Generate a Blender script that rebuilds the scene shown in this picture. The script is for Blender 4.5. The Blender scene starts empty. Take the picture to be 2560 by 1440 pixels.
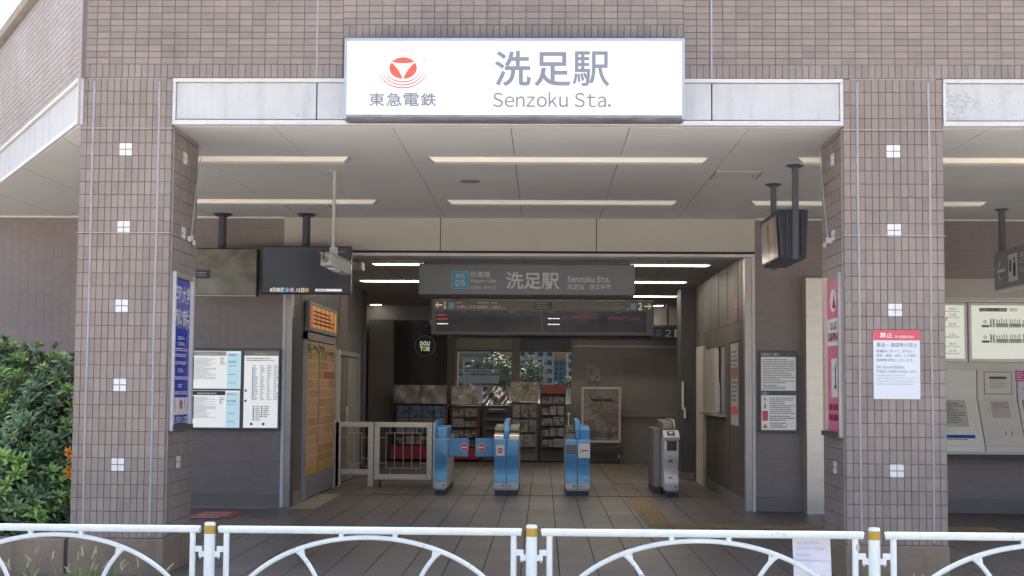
import bpy, bmesh, math, random
from mathutils import Vector, Matrix
rnd = random.Random(7)
R = math.radians
sc = bpy.context.scene
col = sc.collection

# ------------------------------------------------------------------ camera
cam_d = bpy.data.cameras.new('camera')
cam_d.sensor_fit = 'HORIZONTAL'; cam_d.sensor_width = 36.0
cam_d.lens = 36.0 * 3340.0 / 2560.0
cam_d.shift_y = (754.0 - 720.0) / 2560.0
cam_d.clip_start = 0.1; cam_d.clip_end = 5000
cam = bpy.data.objects.new('camera', cam_d); col.objects.link(cam)
cam.matrix_world = Matrix(((0.99971245, -0.00530918, 0.02338425, 0.0),
                           (0.0230015, -0.06332882, -0.99772761, 0.0),
                           (0.00677801, 0.99797859, -0.06318849, 1.43),
                           (0, 0, 0, 1)))
sc.camera = cam

# ------------------------------------------------------------------ sky, sun, exposure
SUN_EL, SUN_AZ = R(45), R(18)           # azimuth clockwise from +Y: the sun stands behind the station, so the facade lies in its own shade
world = bpy.data.worlds.new('World'); sc.world = world; world.use_nodes = True
wn = world.node_tree.nodes; wl = world.node_tree.links; wn.clear()
sky = wn.new('ShaderNodeTexSky'); sky.sky_type = 'NISHITA'; sky.sun_disc = False
sky.sun_elevation = SUN_EL; sky.sun_rotation = SUN_AZ
sky.air_density = 0.8; sky.dust_density = 10.0; sky.ozone_density = 0.0
bg = wn.new('ShaderNodeBackground'); bg.inputs['Strength'].default_value = 0.15
wo = wn.new('ShaderNodeOutputWorld')
wl.new(sky.outputs[0], bg.inputs[0]); wl.new(bg.outputs[0], wo.inputs[0])
sun_d = bpy.data.lights.new('sun', 'SUN'); sun_d.energy = 5.0; sun_d.angle = R(0.5); sun_d.color = (1.0, 0.95, 0.88)
sun = bpy.data.objects.new('sun', sun_d); col.objects.link(sun)
sdir = Vector((math.sin(SUN_AZ) * math.cos(SUN_EL), math.cos(SUN_AZ) * math.cos(SUN_EL), math.sin(SUN_EL)))
sun.rotation_euler = sdir.to_track_quat('Z', 'Y').to_euler()
sun.location = sdir * 60
vs = sc.view_settings
sc.display_settings.display_device = 'sRGB'
vs.view_transform = 'Standard'; vs.look = 'None'; vs.exposure = 2.3; vs.gamma = 1.0; vs.use_curve_mapping = False
sc.cycles.max_bounces = 10; sc.cycles.diffuse_bounces = 6; sc.cycles.transparent_max_bounces = 12
sc.cycles.use_denoising = True

# ------------------------------------------------------------------ materials
MATS = {}
def mat(name, c, rough=0.6, metal=0.0, var=0.12, scale=3.0, bump=0.0, bscale=60.0, emit=0.0, ecol=None, rand=0.0,
        coat=0.0, spec=0.5, speck=0.0, streak=0.0, stretch=None, chip=0.0):
    if name in MATS: return MATS[name]
    m = bpy.data.materials.new(name); m.use_nodes = True; MATS[name] = m
    nt = m.node_tree; n = nt.nodes; l = nt.links
    p = n['Principled BSDF']
    p.inputs['Roughness'].default_value = rough; p.inputs['Metallic'].default_value = metal
    p.inputs['Specular IOR Level'].default_value = spec
    p.inputs['Coat Weight'].default_value = coat; p.inputs['Coat Roughness'].default_value = 0.08
    base = n.new('ShaderNodeRGB'); base.outputs[0].default_value = (*c, 1)
    cur = base.outputs[0]
    tc = n.new('ShaderNodeTexCoord'); geo = n.new('ShaderNodeNewGeometry')
    def scaled(val_socket, lo, hi, cur):
        mr = n.new('ShaderNodeMapRange'); l.new(val_socket, mr.inputs['Value'])
        mr.inputs['To Min'].default_value = lo; mr.inputs['To Max'].default_value = hi
        mx = n.new('ShaderNodeVectorMath'); mx.operation = 'SCALE'
        l.new(cur, mx.inputs[0]); l.new(mr.outputs[0], mx.inputs['Scale'])
        return mx.outputs[0]
    pos = geo.outputs['Position']
    if stretch:
        mp = n.new('ShaderNodeMapping'); mp.inputs['Scale'].default_value = stretch; l.new(pos, mp.inputs['Vector']); pos = mp.outputs[0]
    if var:
        t = n.new('ShaderNodeTexNoise'); t.inputs['Scale'].default_value = scale; t.inputs['Detail'].default_value = 6; t.inputs['Roughness'].default_value = 0.65
        l.new(pos, t.inputs['Vector'])
        mr0 = n.new('ShaderNodeMapRange'); l.new(t.outputs['Fac'], mr0.inputs['Value'])
        mr0.inputs['From Min'].default_value = 0.3; mr0.inputs['From Max'].default_value = 0.7
        cur = scaled(mr0.outputs[0], 1 - var, 1 + var * 0.7, cur)
        rr = n.new('ShaderNodeMapRange'); l.new(mr0.outputs[0], rr.inputs['Value'])
        rr.inputs['To Min'].default_value = max(0.03, rough - 0.08); rr.inputs['To Max'].default_value = min(1, rough + 0.1)
        l.new(rr.outputs[0], p.inputs['Roughness'])
    if rand:
        oi = n.new('ShaderNodeObjectInfo')
        ad = n.new('ShaderNodeMath'); ad.operation = 'ADD'; l.new(oi.outputs['Random'], ad.inputs[0]); l.new(geo.outputs['Random Per Island'], ad.inputs[1])
        fr = n.new('ShaderNodeMath'); fr.operation = 'FRACT'; l.new(ad.outputs[0], fr.inputs[0])
        cur = scaled(fr.outputs[0], 1 - rand, 1 + rand, cur)
        # a second draw shifts the hue a little between pieces
        m2 = n.new('ShaderNodeMath'); m2.operation = 'MULTIPLY'; m2.inputs[1].default_value = 7.31; l.new(ad.outputs[0], m2.inputs[0])
        f2 = n.new('ShaderNodeMath'); f2.operation = 'FRACT'; l.new(m2.outputs[0], f2.inputs[0])
        mr = n.new('ShaderNodeMapRange'); l.new(f2.outputs[0], mr.inputs['Value']); mr.inputs['To Min'].default_value = 0.492; mr.inputs['To Max'].default_value = 0.508
        hs = n.new('ShaderNodeHueSaturation'); l.new(cur, hs.inputs['Color']); l.new(mr.outputs[0], hs.inputs['Hue']); cur = hs.outputs[0]
    if speck:
        t = n.new('ShaderNodeTexNoise'); t.inputs['Scale'].default_value = 38; t.inputs['Detail'].default_value = 3; l.new(geo.outputs['Position'], t.inputs['Vector'])
        cr = n.new('ShaderNodeMapRange'); l.new(t.outputs['Fac'], cr.inputs['Value']); cr.inputs['From Min'].default_value = 0.66; cr.inputs['From Max'].default_value = 0.72
        cur = scaled(cr.outputs[0], 1.0, 1 - speck, cur)
    if chip:
        # small flakes where the paint has come off
        t = n.new('ShaderNodeTexNoise'); t.inputs['Scale'].default_value = 46; t.inputs['Detail'].default_value = 4; t.inputs['Roughness'].default_value = .7; l.new(geo.outputs['Position'], t.inputs['Vector'])
        t2 = n.new('ShaderNodeTexNoise'); t2.inputs['Scale'].default_value = 3.1; l.new(geo.outputs['Position'], t2.inputs['Vector'])
        ad2 = n.new('ShaderNodeMath'); ad2.operation = 'MULTIPLY_ADD'; ad2.inputs[1].default_value = .45; l.new(t2.outputs['Fac'], ad2.inputs[0]); l.new(t.outputs['Fac'], ad2.inputs[2])
        cr = n.new('ShaderNodeMapRange'); l.new(ad2.outputs[0], cr.inputs['Value']); cr.inputs['From Min'].default_value = .90; cr.inputs['From Max'].default_value = .93
        cur = scaled(cr.outputs[0], 1.0, 1 - chip, cur)
    if streak:
        mp = n.new('ShaderNodeMapping'); mp.inputs['Scale'].default_value = (9, 9, 0.9); l.new(geo.outputs['Position'], mp.inputs['Vector'])
        t = n.new('ShaderNodeTexNoise'); t.inputs['Scale'].default_value = 1.3; t.inputs['Detail'].default_value = 5; l.new(mp.outputs[0], t.inputs['Vector'])
        cr = n.new('ShaderNodeMapRange'); l.new(t.outputs['Fac'], cr.inputs['Value']); cr.inputs['From Min'].default_value = 0.52; cr.inputs['From Max'].default_value = 0.75
        cur = scaled(cr.outputs[0], 1.0, 1 - streak, cur)
    l.new(cur, p.inputs['Base Color'])
    if bump:
        t = n.new('ShaderNodeTexNoise'); t.inputs['Scale'].default_value = bscale; t.inputs['Detail'].default_value = 4; l.new(geo.outputs['Position'], t.inputs['Vector'])
        b = n.new('ShaderNodeBump'); b.inputs['Strength'].default_value = bump; b.inputs['Distance'].default_value = 0.004
        l.new(t.outputs['Fac'], b.inputs['Height']); l.new(b.outputs[0], p.inputs['Normal'])
    if emit:
        p.inputs['Emission Color'].default_value = (*(ecol or c), 1); p.inputs['Emission Strength'].default_value = emit
    return m

def glass_mat(name, tint, gloss=0.12, rough=0.02):
    if name in MATS: return MATS[name]
    m = bpy.data.materials.new(name); m.use_nodes = True; MATS[name] = m
    n = m.node_tree.nodes; l = m.node_tree.links; n.clear()
    o = n.new('ShaderNodeOutputMaterial'); mx = n.new('ShaderNodeMixShader')
    tr = n.new('ShaderNodeBsdfTransparent'); tr.inputs[0].default_value = (*tint, 1)
    gl = n.new('ShaderNodeBsdfGlossy'); gl.inputs['Roughness'].default_value = rough
    fr = n.new('ShaderNodeFresnel'); fr.inputs[0].default_value = 1.5
    ad = n.new('ShaderNodeMath'); ad.operation = 'ADD'; ad.inputs[1].default_value = gloss; ad.use_clamp = True
    l.new(fr.outputs[0], ad.inputs[0]); l.new(ad.outputs[0], mx.inputs[0]); l.new(tr.outputs[0], mx.inputs[1]); l.new(gl.outputs[0], mx.inputs[2]); l.new(mx.outputs[0], o.inputs[0])
    return m

def picture_mat(name, cols, scale=4.0, rough=0.25, distort=2.0, emit=0.0, stretch=(1, 1, 1)):
    """a printed or displayed image: soft coloured patches from noise"""
    if name in MATS: return MATS[name]
    m = bpy.data.materials.new(name); m.use_nodes = True; MATS[name] = m
    n = m.node_tree.nodes; l = m.node_tree.links; p = n['Principled BSDF']; p.inputs['Roughness'].default_value = rough
    geo = n.new('ShaderNodeNewGeometry'); mp = n.new('ShaderNodeMapping'); mp.inputs['Scale'].default_value = stretch
    l.new(geo.outputs['Position'], mp.inputs['Vector'])
    t = n.new('ShaderNodeTexNoise'); t.inputs['Scale'].default_value = scale; t.inputs['Detail'].default_value = 5; t.inputs['Distortion'].default_value = distort
    l.new(mp.outputs[0], t.inputs['Vector'])
    cr = n.new('ShaderNodeValToRGB'); l.new(t.outputs['Fac'], cr.inputs[0])
    e = cr.color_ramp.elements
    k = len(cols)
    e[0].position = 0.3; e[0].color = (*cols[0], 1); e[1].position = 0.7; e[1].color = (*cols[-1], 1)
    for i in range(1, k - 1):
        x = e.new(0.3 + 0.4 * i / (k - 1)); x.color = (*cols[i], 1)
    l.new(cr.outputs[0], p.inputs['Base Color'])
    if emit: l.new(cr.outputs[0], p.inputs['Emission Color']); p.inputs['Emission Strength'].default_value = emit
    return m

tile_m = mat('facade_tile', (.283, .237, .208), .42, rand=.10, var=.14, scale=1.1, bump=.12, bscale=140, streak=.11)
mortar_m = mat('mortar', (.15, .12, .108), .95, var=.2, scale=6)
whitetile_m = mat('white_tile', (.78, .79, .80), .25, var=.04)
sealant_m = mat('sealant', (.40, .38, .39), .7, var=.12, scale=5)
plinth_m = mat('plinth_render', (.29, .225, .16), .85, var=.25, scale=2.2, bump=.4, bscale=25, streak=.22)
dark_tile_m = mat('dark_tile', (.27, .228, .218), .38, rand=.05, var=.08, scale=1.0, bump=.08, bscale=120)
dark_mortar_m = mat('dark_mortar', (.35, .315, .305), .9, var=.1)
skirting_m = mat('skirting_stone', (.22, .195, .185), .5, var=.12, scale=2)
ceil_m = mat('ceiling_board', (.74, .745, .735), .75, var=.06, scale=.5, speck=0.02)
ceil_gap_m = mat('ceiling_gap', (.12, .115, .11), .9, var=0)
beam_m = mat('beam_panel', (.54, .51, .45), .5, var=.05, scale=.8)
steel_m = mat('brushed_steel', (.72, .68, .60), .36, metal=.8, var=.10, scale=2.0, stretch=(1, 1, 7))
steel_dull_m = mat('dull_steel', (.50, .48, .45), .42, metal=.75, var=.12, scale=3)
alu_white_m = mat('white_aluminium', (.66, .66, .655), .4, var=.06, scale=4, streak=.10)
fascia_m = mat('fascia_panel', (.57, .585, .59), .65, var=.07, scale=3, speck=.25, streak=.16)
dark_gap_m = mat('dark_gap', (.03, .03, .032), .9, var=0)
floor_m = mat('floor_tile', (.138, .119, .111), .40, rand=.06, var=.22, scale=.8, speck=.10, bump=.08, bscale=90)
floor_gap_m = mat('floor_joint', (.07, .061, .056), .9, var=.1)
ivory_m = mat('ivory_stone', (.36, .32, .25), .45, var=.12)
pave_m = mat('pavement', (.36, .345, .32), .85, var=.15, scale=1.0, bump=.3)
asphalt_m = mat('asphalt', (.055, .055, .057), .9, var=.2, scale=2, bump=.4)
fence_m = mat('fence_paint', (.74, .82, .825), .3, var=.05, scale=4, chip=.62, streak=.05)
yellow_m = mat('yellow_band', (.47, .29, .035), .4, var=.06)
black_m = mat('black_plastic', (.022, .023, .026), .4, var=.1)
navy_m = mat('dark_blue_grey', (.055, .062, .082), .45, var=.08)
grey_pole_m = mat('grey_pole', (.115, .125, .145), .45, var=.08)
screen_m = mat('screen_black', (.085, .092, .115), .12, var=.05, spec=.6)
cream_m = mat('cream_paint', (.62, .58, .48), .45, var=.05)
white_m = mat('white_paper', (.80, .80, .79), .5, var=.03)
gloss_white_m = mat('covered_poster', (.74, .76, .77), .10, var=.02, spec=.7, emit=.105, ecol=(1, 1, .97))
dim_sheet_m = mat('faint_glow_sheet', (.78, .78, .76), .12, var=.02, spec=.7, emit=.02, ecol=(1, 1, 1))  # faint glow added to lift the sheets' brightness
ink_m = mat('grey_ink', (.17, .185, .22), .5, var=0)
inkblack_m = mat('black_ink', (.03, .03, .035), .5, var=0)
inkgrey_m = mat('pale_ink', (.33, .34, .37), .5, var=0)
red_m = mat('red_print', (.72, .075, .085), .45, var=0)
rose_m = mat('rose_red', (.76, .12, .15), .45, var=0)
logo_m = mat('logo_red', (.84, .13, .075), .5, var=0)
logoline_m = mat('logo_line', (.60, .12, .12), .5, var=0)
blue_m = mat('gate_blue', (.07, .31, .70), .30, var=.05, scale=4)
blue_lt_m = mat('gate_light_blue', (.16, .44, .76), .3, var=.05, scale=4)
lightgrey_m = mat('light_grey_plastic', (.66, .665, .67), .4, var=.05)
midgrey_m = mat('mid_grey', (.26, .255, .25), .5, var=.08)
darkgrey_m = mat('dark_grey', (.09, .09, .092), .5, var=.08)
brown_m = mat('brown_wall', (.125, .108, .101), .5, var=.08, scale=1.2)
brown_lt_m = mat('brown_board', (.115, .10, .092), .5, var=.12, scale=2.2, stretch=(1, 6, .4))
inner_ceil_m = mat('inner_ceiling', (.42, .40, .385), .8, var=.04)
tube_m = mat('lit_tube', (1, .86, .68), .5, emit=7.5, ecol=(1, .89, .74), var=0)
porch_tube_m = mat('porch_diffuser', (.80, .765, .66), .5, emit=0.03, ecol=(1, .92, .75), var=.03)
signblue_m = mat('sign_blue', (.018, .045, .42), .3, var=.03)
pink_m = mat('sign_pink', (.74, .20, .30), .4, var=.03)
sky_blue_m = mat('line_blue', (.10, .42, .62), .4, var=0)
offwhite_m = mat('off_white', (.80, .79, .76), .5, var=0)
signgrey_m = mat('sign_grey', (.26, .28, .30), .4, var=.05)
ledred_m = mat('led_red', (.4, .05, .05), .5, emit=.09, ecol=(1, .12, .12), var=0)
ledwhite_m = mat('led_white', (.9, .8, .85), .5, emit=.22, ecol=(1, .9, .95), var=0)
screen_white_m = mat('screen_white', (.7, .7, .72), .5, emit=.10, ecol=(1, 1, 1), var=0)
leaf_m = mat('leaf', (.115, .195, .09), .5, rand=.38, var=.18, scale=4)
leaf_new_m = mat('young_leaf', (.25, .42, .11), .4, rand=.25, var=.12, scale=4)
bark_m = mat('bark', (.09, .07, .05), .9, var=.3, scale=10)
grass_m = mat('grass_blade', (.16, .24, .05), .6, rand=.3, var=.1)
seed_m = mat('seed_head', (.36, .34, .20), .8, rand=.15, var=.1)
orange_m = mat('orange_leaf', (.62, .22, .02), .5, rand=.2, var=0)
tactile_m = mat('tactile_yellow', (.30, .205, .075), .6, var=.2, scale=5, rand=.06)
magenta_m = mat('magenta_sticker', (.62, .06, .30), .4, var=0)
cyan_m = mat('cyan_sticker', (.05, .36, .66), .4, var=0)
beige_plastic_m = mat('aged_beige', (.72, .685, .60), .45, var=.08, scale=2.5, speck=.12)
chart_m = mat('backlit_chart', (.72, .74, .645), .35, emit=.085, ecol=(.95, 1, .84), var=.02)
foil_m = mat('foil', (.75, .74, .70), .12, metal=.9, var=.3, scale=9, bump=2.0, bscale=7)
soil_m = mat('soil', (.07, .055, .04), .95, var=.3, scale=8)

# ------------------------------------------------------------------ mesh helpers
WLOC = {}
class MB:
    def __init__(s): s.v = []; s.f = []
    def add(s, vs, fs):
        b = len(s.v); s.v += [tuple(p) for p in vs]; s.f += [tuple(b + i for i in f) for f in fs]; return s
    def quad(s, a, b, c, d): return s.add((a, b, c, d), ((0, 1, 2, 3),))
    def box(s, x0, x1, y0, y1, z0, z1):
        return s.add(((x0, y0, z0), (x1, y0, z0), (x1, y1, z0), (x0, y1, z0), (x0, y0, z1), (x1, y0, z1), (x1, y1, z1), (x0, y1, z1)),
                     ((0, 3, 2, 1), (4, 5, 6, 7), (0, 1, 5, 4), (1, 2, 6, 5), (2, 3, 7, 6), (3, 0, 4, 7)))
    def obox(s, c, ax, ay, az):
        """oriented box: centre and three half-axis vectors"""
        c = Vector(c); ax, ay, az = Vector(ax), Vector(ay), Vector(az)
        P = [c + ax * i + ay * j + az * k for k in (-1, 1) for i, j in ((-1, -1), (1, -1), (1, 1), (-1, 1))]
        return s.add(P, ((0, 3, 2, 1), (4, 5, 6, 7), (0, 1, 5, 4), (1, 2, 6, 5), (2, 3, 7, 6), (3, 0, 4, 7)))
    def prism(s, poly, f, a, b):
        """poly: 2-D points, f(p, q, t) -> 3-D point, extruded from t=a to t=b"""
        n = len(poly); P = [f(p, q, a) for p, q in poly] + [f(p, q, b) for p, q in poly]
        return s.add(P, [tuple(range(n)), tuple(range(2 * n - 1, n - 1, -1))] + [(i, i + n, (i + 1) % n + n, (i + 1) % n) for i in range(n)])
    def tube(s, pts, r, n=10, caps=True, r1=None):
        pts = [Vector(p) for p in pts]; k = len(pts); P = []
        up = None
        for i, p in enumerate(pts):
            d = (pts[min(i + 1, k - 1)] - pts[max(i - 1, 0)]).normalized()
            if up is None: up = Vector((0, 0, 1)) if abs(d.z) < .9 else Vector((1, 0, 0))
            a = d.cross(up).normalized(); b = a.cross(d).normalized(); up = b
            rr = r if r1 is None else r + (r1 - r) * i / (k - 1)
            P += [p + a * math.cos(t) * rr + b * math.sin(t) * rr for t in (2 * math.pi * j / n for j in range(n))]
        F = [(i * n + j, i * n + (j + 1) % n, (i + 1) * n + (j + 1) % n, (i + 1) * n + j) for i in range(k - 1) for j in range(n)]
        if caps: F += [tuple(range(n - 1, -1, -1)), tuple(range((k - 1) * n, k * n))]
        return s.add(P, F)
    def disc(s, fr, x, z, rx, rz, off=0.0, n=32, a0=0, a1=2 * math.pi):
        return s.add([fr(x + rx * math.cos(a0 + (a1 - a0) * i / n), z + rz * math.sin(a0 + (a1 - a0) * i / n), off) for i in range(n)], (tuple(range(n)),))
    def ring(s, fr, x, z, r0, r1, off=0.0, n=32):
        P = []
        for i in range(n):
            t = 2 * math.pi * i / n
            P += [fr(x + r0 * math.cos(t), z + r0 * math.sin(t), off), fr(x + r1 * math.cos(t), z + r1 * math.sin(t), off)]
        return s.add(P, [(2 * i, 2 * i + 1, (2 * i + 3) % (2 * n), (2 * i + 2) % (2 * n)) for i in range(n)])
    def rect(s, fr, x0, x1, z0, z1, off=0.0):
        return s.quad(fr(x0, z0, off), fr(x1, z0, off), fr(x1, z1, off), fr(x0, z1, off))
    def slab(s, fr, x0, x1, z0, z1, o0, o1):
        P = [fr(x, z, o) for o in (o0, o1) for x, z in ((x0, z0), (x1, z0), (x1, z1), (x0, z1))]
        return s.add(P, ((0, 3, 2, 1), (4, 5, 6, 7), (0, 1, 5, 4), (1, 2, 6, 5), (2, 3, 7, 6), (3, 0, 4, 7)))
    def tilepiece(s, fr, x0, x1, z0, z1, h=.006, e=.0013):
        """one tile: back edge full size, face slightly smaller"""
        P = [fr(x0, z0, 0), fr(x1, z0, 0), fr(x1, z1, 0), fr(x0, z1, 0), fr(x0 + e, z0 + e, h), fr(x1 - e, z0 + e, h), fr(x1 - e, z1 - e, h), fr(x0 + e, z1 - e, h)]
        return s.add(P, ((4, 5, 6, 7), (0, 1, 5, 4), (1, 2, 6, 5), (2, 3, 7, 6), (3, 0, 4, 7)))
    def mesh(s, name, m, bevel=0, smooth=False):
        me = bpy.data.meshes.new(name); me.from_pydata(s.v, [], s.f)
        if bevel:
            bm = bmesh.new(); bm.from_mesh(me)
            bmesh.ops.remove_doubles(bm, verts=bm.verts, dist=1e-5)
            ed = [e for e in bm.edges if len(e.link_faces) == 2 and e.calc_face_angle(0) > .5]
            bmesh.ops.bevel(bm, geom=ed, offset=bevel, segments=2, profile=.6, affect='EDGES', clamp_overlap=True)
            bm.to_mesh(me); bm.free()
        me.materials.append(m)
        if smooth:
            me.shade_smooth()
            try: me.set_sharp_from_angle(angle=R(38))
            except Exception: pass
        me.update()
        return me
    def obj(s, name, m, parent=None, bevel=0, smooth=False, **props):
        return link(name, s.mesh(name, m, bevel, smooth), parent, **props)

def link(name, data, parent=None, **props):
    o = bpy.data.objects.new(name, data); col.objects.link(o)
    if parent is not None:
        o.parent = parent
        o.location = -WLOC.get(parent.name, Vector((0, 0, 0)))
    WLOC[o.name] = Vector((0, 0, 0))
    for k, v in props.items(): o[k] = v
    return o

def thing(name, label, cat, loc=(0, 0, 0), group=None, kind='thing'):
    o = bpy.data.objects.new(name, None); col.objects.link(o); o.empty_display_size = .1
    o.location = loc; WLOC[o.name] = Vector(loc)
    o['label'] = label; o['category'] = cat; o['kind'] = kind
    if group: o['group'] = group
    return o

def structure(name, mb, m, label=None, **kw):
    o = mb.obj(name, m, **kw); o['kind'] = 'structure'
    if label: o['label'] = label
    return o

def frame(o, r, u):
    o, r, u = Vector(o), Vector(r).normalized(), Vector(u).normalized(); n = r.cross(u)
    return lambda x, z, off=0.0: o + r * x + u * z + n * off
def front(Y): return lambda x, z, off=0.0: Vector((x, Y - off, z))          # faces the street
def faceX(X): return lambda y, z, off=0.0: Vector((X + off, y, z))          # faces +X, reads with growing depth
def faceNX(X): return lambda y, z, off=0.0: Vector((X - off, -y, z))        # faces -X, pass minus the depth

# ------------------------------------------------------------------ writing
_tc = {}
def glyphs(s, bold=0.0, res=4):
    k = (s, bold, res)
    if k not in _tc:
        c = bpy.data.curves.new('text_source', 'FONT'); c.body = s; c.offset = bold; c.resolution_u = res
        o = bpy.data.objects.new('text_source', c)
        me = bpy.data.meshes.new_from_object(o)
        P = [(v.co.x, v.co.y) for v in me.vertices]; F = [tuple(p.vertices) for p in me.polygons]
        bpy.data.objects.remove(o); bpy.data.curves.remove(c); bpy.data.meshes.remove(me)
        if not P: P = [(0, 0), (1, 1)]
        _tc[k] = (P, F, min(p[0] for p in P), max(p[0] for p in P), min(p[1] for p in P), max(p[1] for p in P))
    return _tc[k]
def latin(s, bold, res):
    # set Latin letters from the sans face that also holds the Japanese characters, spaced by their own widths
    k = ('latin', s, bold, res)
    if k not in _tc:
        P, F, x = [], [], 0.0
        for ch in s:
            if ch == ' ': x += .26; continue
            p, f, a, b, c, d = glyphs(chr(ord(ch) + 0xFEE0) if 33 <= ord(ch) <= 126 else ch, bold, res)
            n = len(P); q = .90 if ord(ch) < 127 else 1
            P += [(x + (u - a) * q, v) for u, v in p]; F += [tuple(i + n for i in g) for g in f]; x += (b - a) * q + .085
        _tc[k] = (P, F, min(p[0] for p in P), max(p[0] for p in P), min(p[1] for p in P), max(p[1] for p in P))
    return _tc[k]
def write(mb, fr, s, x0, x1, z0, z1, off=.002, bold=0.0, res=3, keep=None):
    """fit the string into a box; keep='l'/'c' keeps the letters' proportion at the box's height"""
    P, F, a, b, c, d = latin(s, bold, res) if all(ord(ch) < 127 for ch in s) else glyphs(s, bold, res)
    sx = (x1 - x0) / max(b - a, 1e-6); sz = (z1 - z0) / max(d - c, 1e-6); ox = x0
    if keep:
        sx = sz
        if keep == 'c': ox = (x0 + x1) / 2 - (b - a) * sx / 2
    mb.add([fr(ox + (p - a) * sx, z0 + (q - c) * sz, off) for p, q in P], F)
    return mb
def lines(mb, fr, x0, x1, z0, z1, n, off=.002, h=.45, fill=.9, gap=.15, seed=0):
    """rows of print too small to read"""
    r = random.Random(seed + 11); dz = (z1 - z0) / n
    for i in range(n):
        zc = z1 - (i + .5) * dz; x = x0; end = x0 + (x1 - x0) * r.uniform(fill - .35, fill + .1) if r.random() < .6 else x1
        end = min(end, x1)
        while x < end:
            w = r.uniform(.6, 3.2) * dz; w = min(w, end - x)
            mb.rect(fr, x, x + w, zc - dz * h / 2, zc + dz * h / 2, off); x += w + dz * gap * r.uniform(.6, 2.2)
    return mb

# ================================================================== the setting
YF, YB, ZC, ZI = 10.06, 15.65, 3.41, 2.985         # facade plane, back wall plane, porch ceiling, inner ceiling
XI_L, XI_R = -2.95, 2.37                            # side walls of the inner hall
ground = structure('ground', MB().box(-900, 800, -900, 800, -.75, -.17), asphalt_m, 'asphalt street and ground in front of the station')
structure('pavement', MB().box(-40, 40, -3.2, 9.5, -.17, -.15), pave_m, 'wide pale unseen pavement between the road and the station')  # unseen; made wide and pale to bounce sunlight into the porch
structure('kerb', MB().box(-40, 40, -3.4, -3.203, -.17, -.135), pave_m, bevel=.02)

# floor: bedding plus individual tiles
floor = structure('floor', MB().box(-9.5, 9.0, 9.5, 26.0, -.6, -.004), floor_gap_m, 'brown tiled floor running from the street into the ticket hall')
PX, PYL = .2975, .60
xs = [.136 + PX * k for k in range(-32, 30)]
ys = [9.52 + PYL * k for k in range(0, 28)]
tile_me = {}
nt = 0; fieldm = MB(); cand = []
for j, y in enumerate(ys[:-1]):
    for x in xs:
        if x < -9.4 or x + PX > 9.0: continue
        cand.append((x, y, j))
vis = sorted([c for c in cand if abs(c[0] + .15) < 3.4 and c[1] < 17.4], key=lambda c: (c[1], abs(c[0])))[:300]
visset = set(vis)
def floor_tile_mesh():
    g = .0022
    P = [(g, g, 0), (PX - g, g, 0), (PX - g, PYL - g, 0), (g, PYL - g, 0)]
    e = .003
    P = [(p[0], p[1] + (-.0012 if p[1] < .1 else .0012), 0) for p in P]
    T = [(p[0] + (e if p[0] < .1 else -e), p[1], .004) for p in P]
    m = MB(); m.add([(a, b, -.004) for a, b, _ in P] + T, ((4, 5, 6, 7), (0, 1, 5, 4), (1, 2, 6, 5), (2, 3, 7, 6), (3, 0, 4, 7))); return m
ftm = floor_tile_mesh(); ft_me = ftm.mesh('floor_tile', floor_m)
for c in cand:
    if c in visset:
        o = link('floor_tile', ft_me, floor); o.location = (c[0], c[1], -.004)
    else:
        fieldm.add([(p[0] + c[0], p[1] + c[1], p[2] - .004) for p in ftm.v], ftm.f)
fieldm.obj('floor_tile_field', floor_m, floor, kind='stuff')
MB().box(-2.94, -2.63, 15.48, 17.6, -.003, .005).obj('threshold_slab', ivory_m, floor)
MB().box(-9, -3.07, 15.50, 15.64, -.003, .005).obj('border_strip', ivory_m, floor)
MB().box(-2.93, 2.36, 17.585, 17.62, .0005, .004).obj('expansion_joint', floor_gap_m, floor)
# printed notice stuck on the floor
ns = thing('floor_notice', 'red printed notice stuck flat on the floor beside the tiled pillar', 'notice', (-3.55, 14.7, .001))
MB().quad((-3.86, 14.2, .0045), (-3.36, 14.23, .0045), (-3.30, 15.1, .0045), (-3.80, 15.1, .0045)).obj('sheet', mat('floor_red', (.42, .05, .07), .5, var=.15, scale=6), ns)
fl = frame((-3.60, 14.66, .0045), (1, .03, 0), (0, 1, 0)); w = MB()
for k in range(3): lines(w, fl, -.18, .2, -.32 + k * .24, -.16 + k * .24, 2, off=.0006, seed=k)
w.obj('print', offwhite_m, ns)

# ------------------------------------------------------------------ tiled surfaces
def tiled(parent, fr, rects, m_tile, limit, name='tile', prefer=None, h=.005, g=.0015):
    """rects: tile rectangles on the frame; up to `limit` become objects, the rest one field"""
    order = sorted(range(len(rects)), key=(lambda i: prefer(rects[i])) if prefer else (lambda i: i))
    single = set(order[:limit]); field = MB(); cache = {}
    for i, (x0, x1, z0, z1) in enumerate(rects):
        if i in single:
            w_, h_ = round(x1 - x0, 4), round(z1 - z0, 4)
            if (w_, h_) not in cache:
                org = fr(0, 0, 0); mb = MB().tilepiece(lambda a, b, c=0: fr(a, b, c) - org, g, w_ - g, g, h_ - g, h); cache[(w_, h_)] = mb.mesh(name, m_tile)
            o = link(name, cache[(w_, h_)], parent); o.location = fr(x0, z0, 0) - WLOC.get(parent.name, Vector())
        else:
            field.tilepiece(fr, x0 + g, x1 - g, z0 + g, z1 - g, h)
    if field.v: field.obj(name + '_field', m_tile, parent, kind='stuff')

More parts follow.
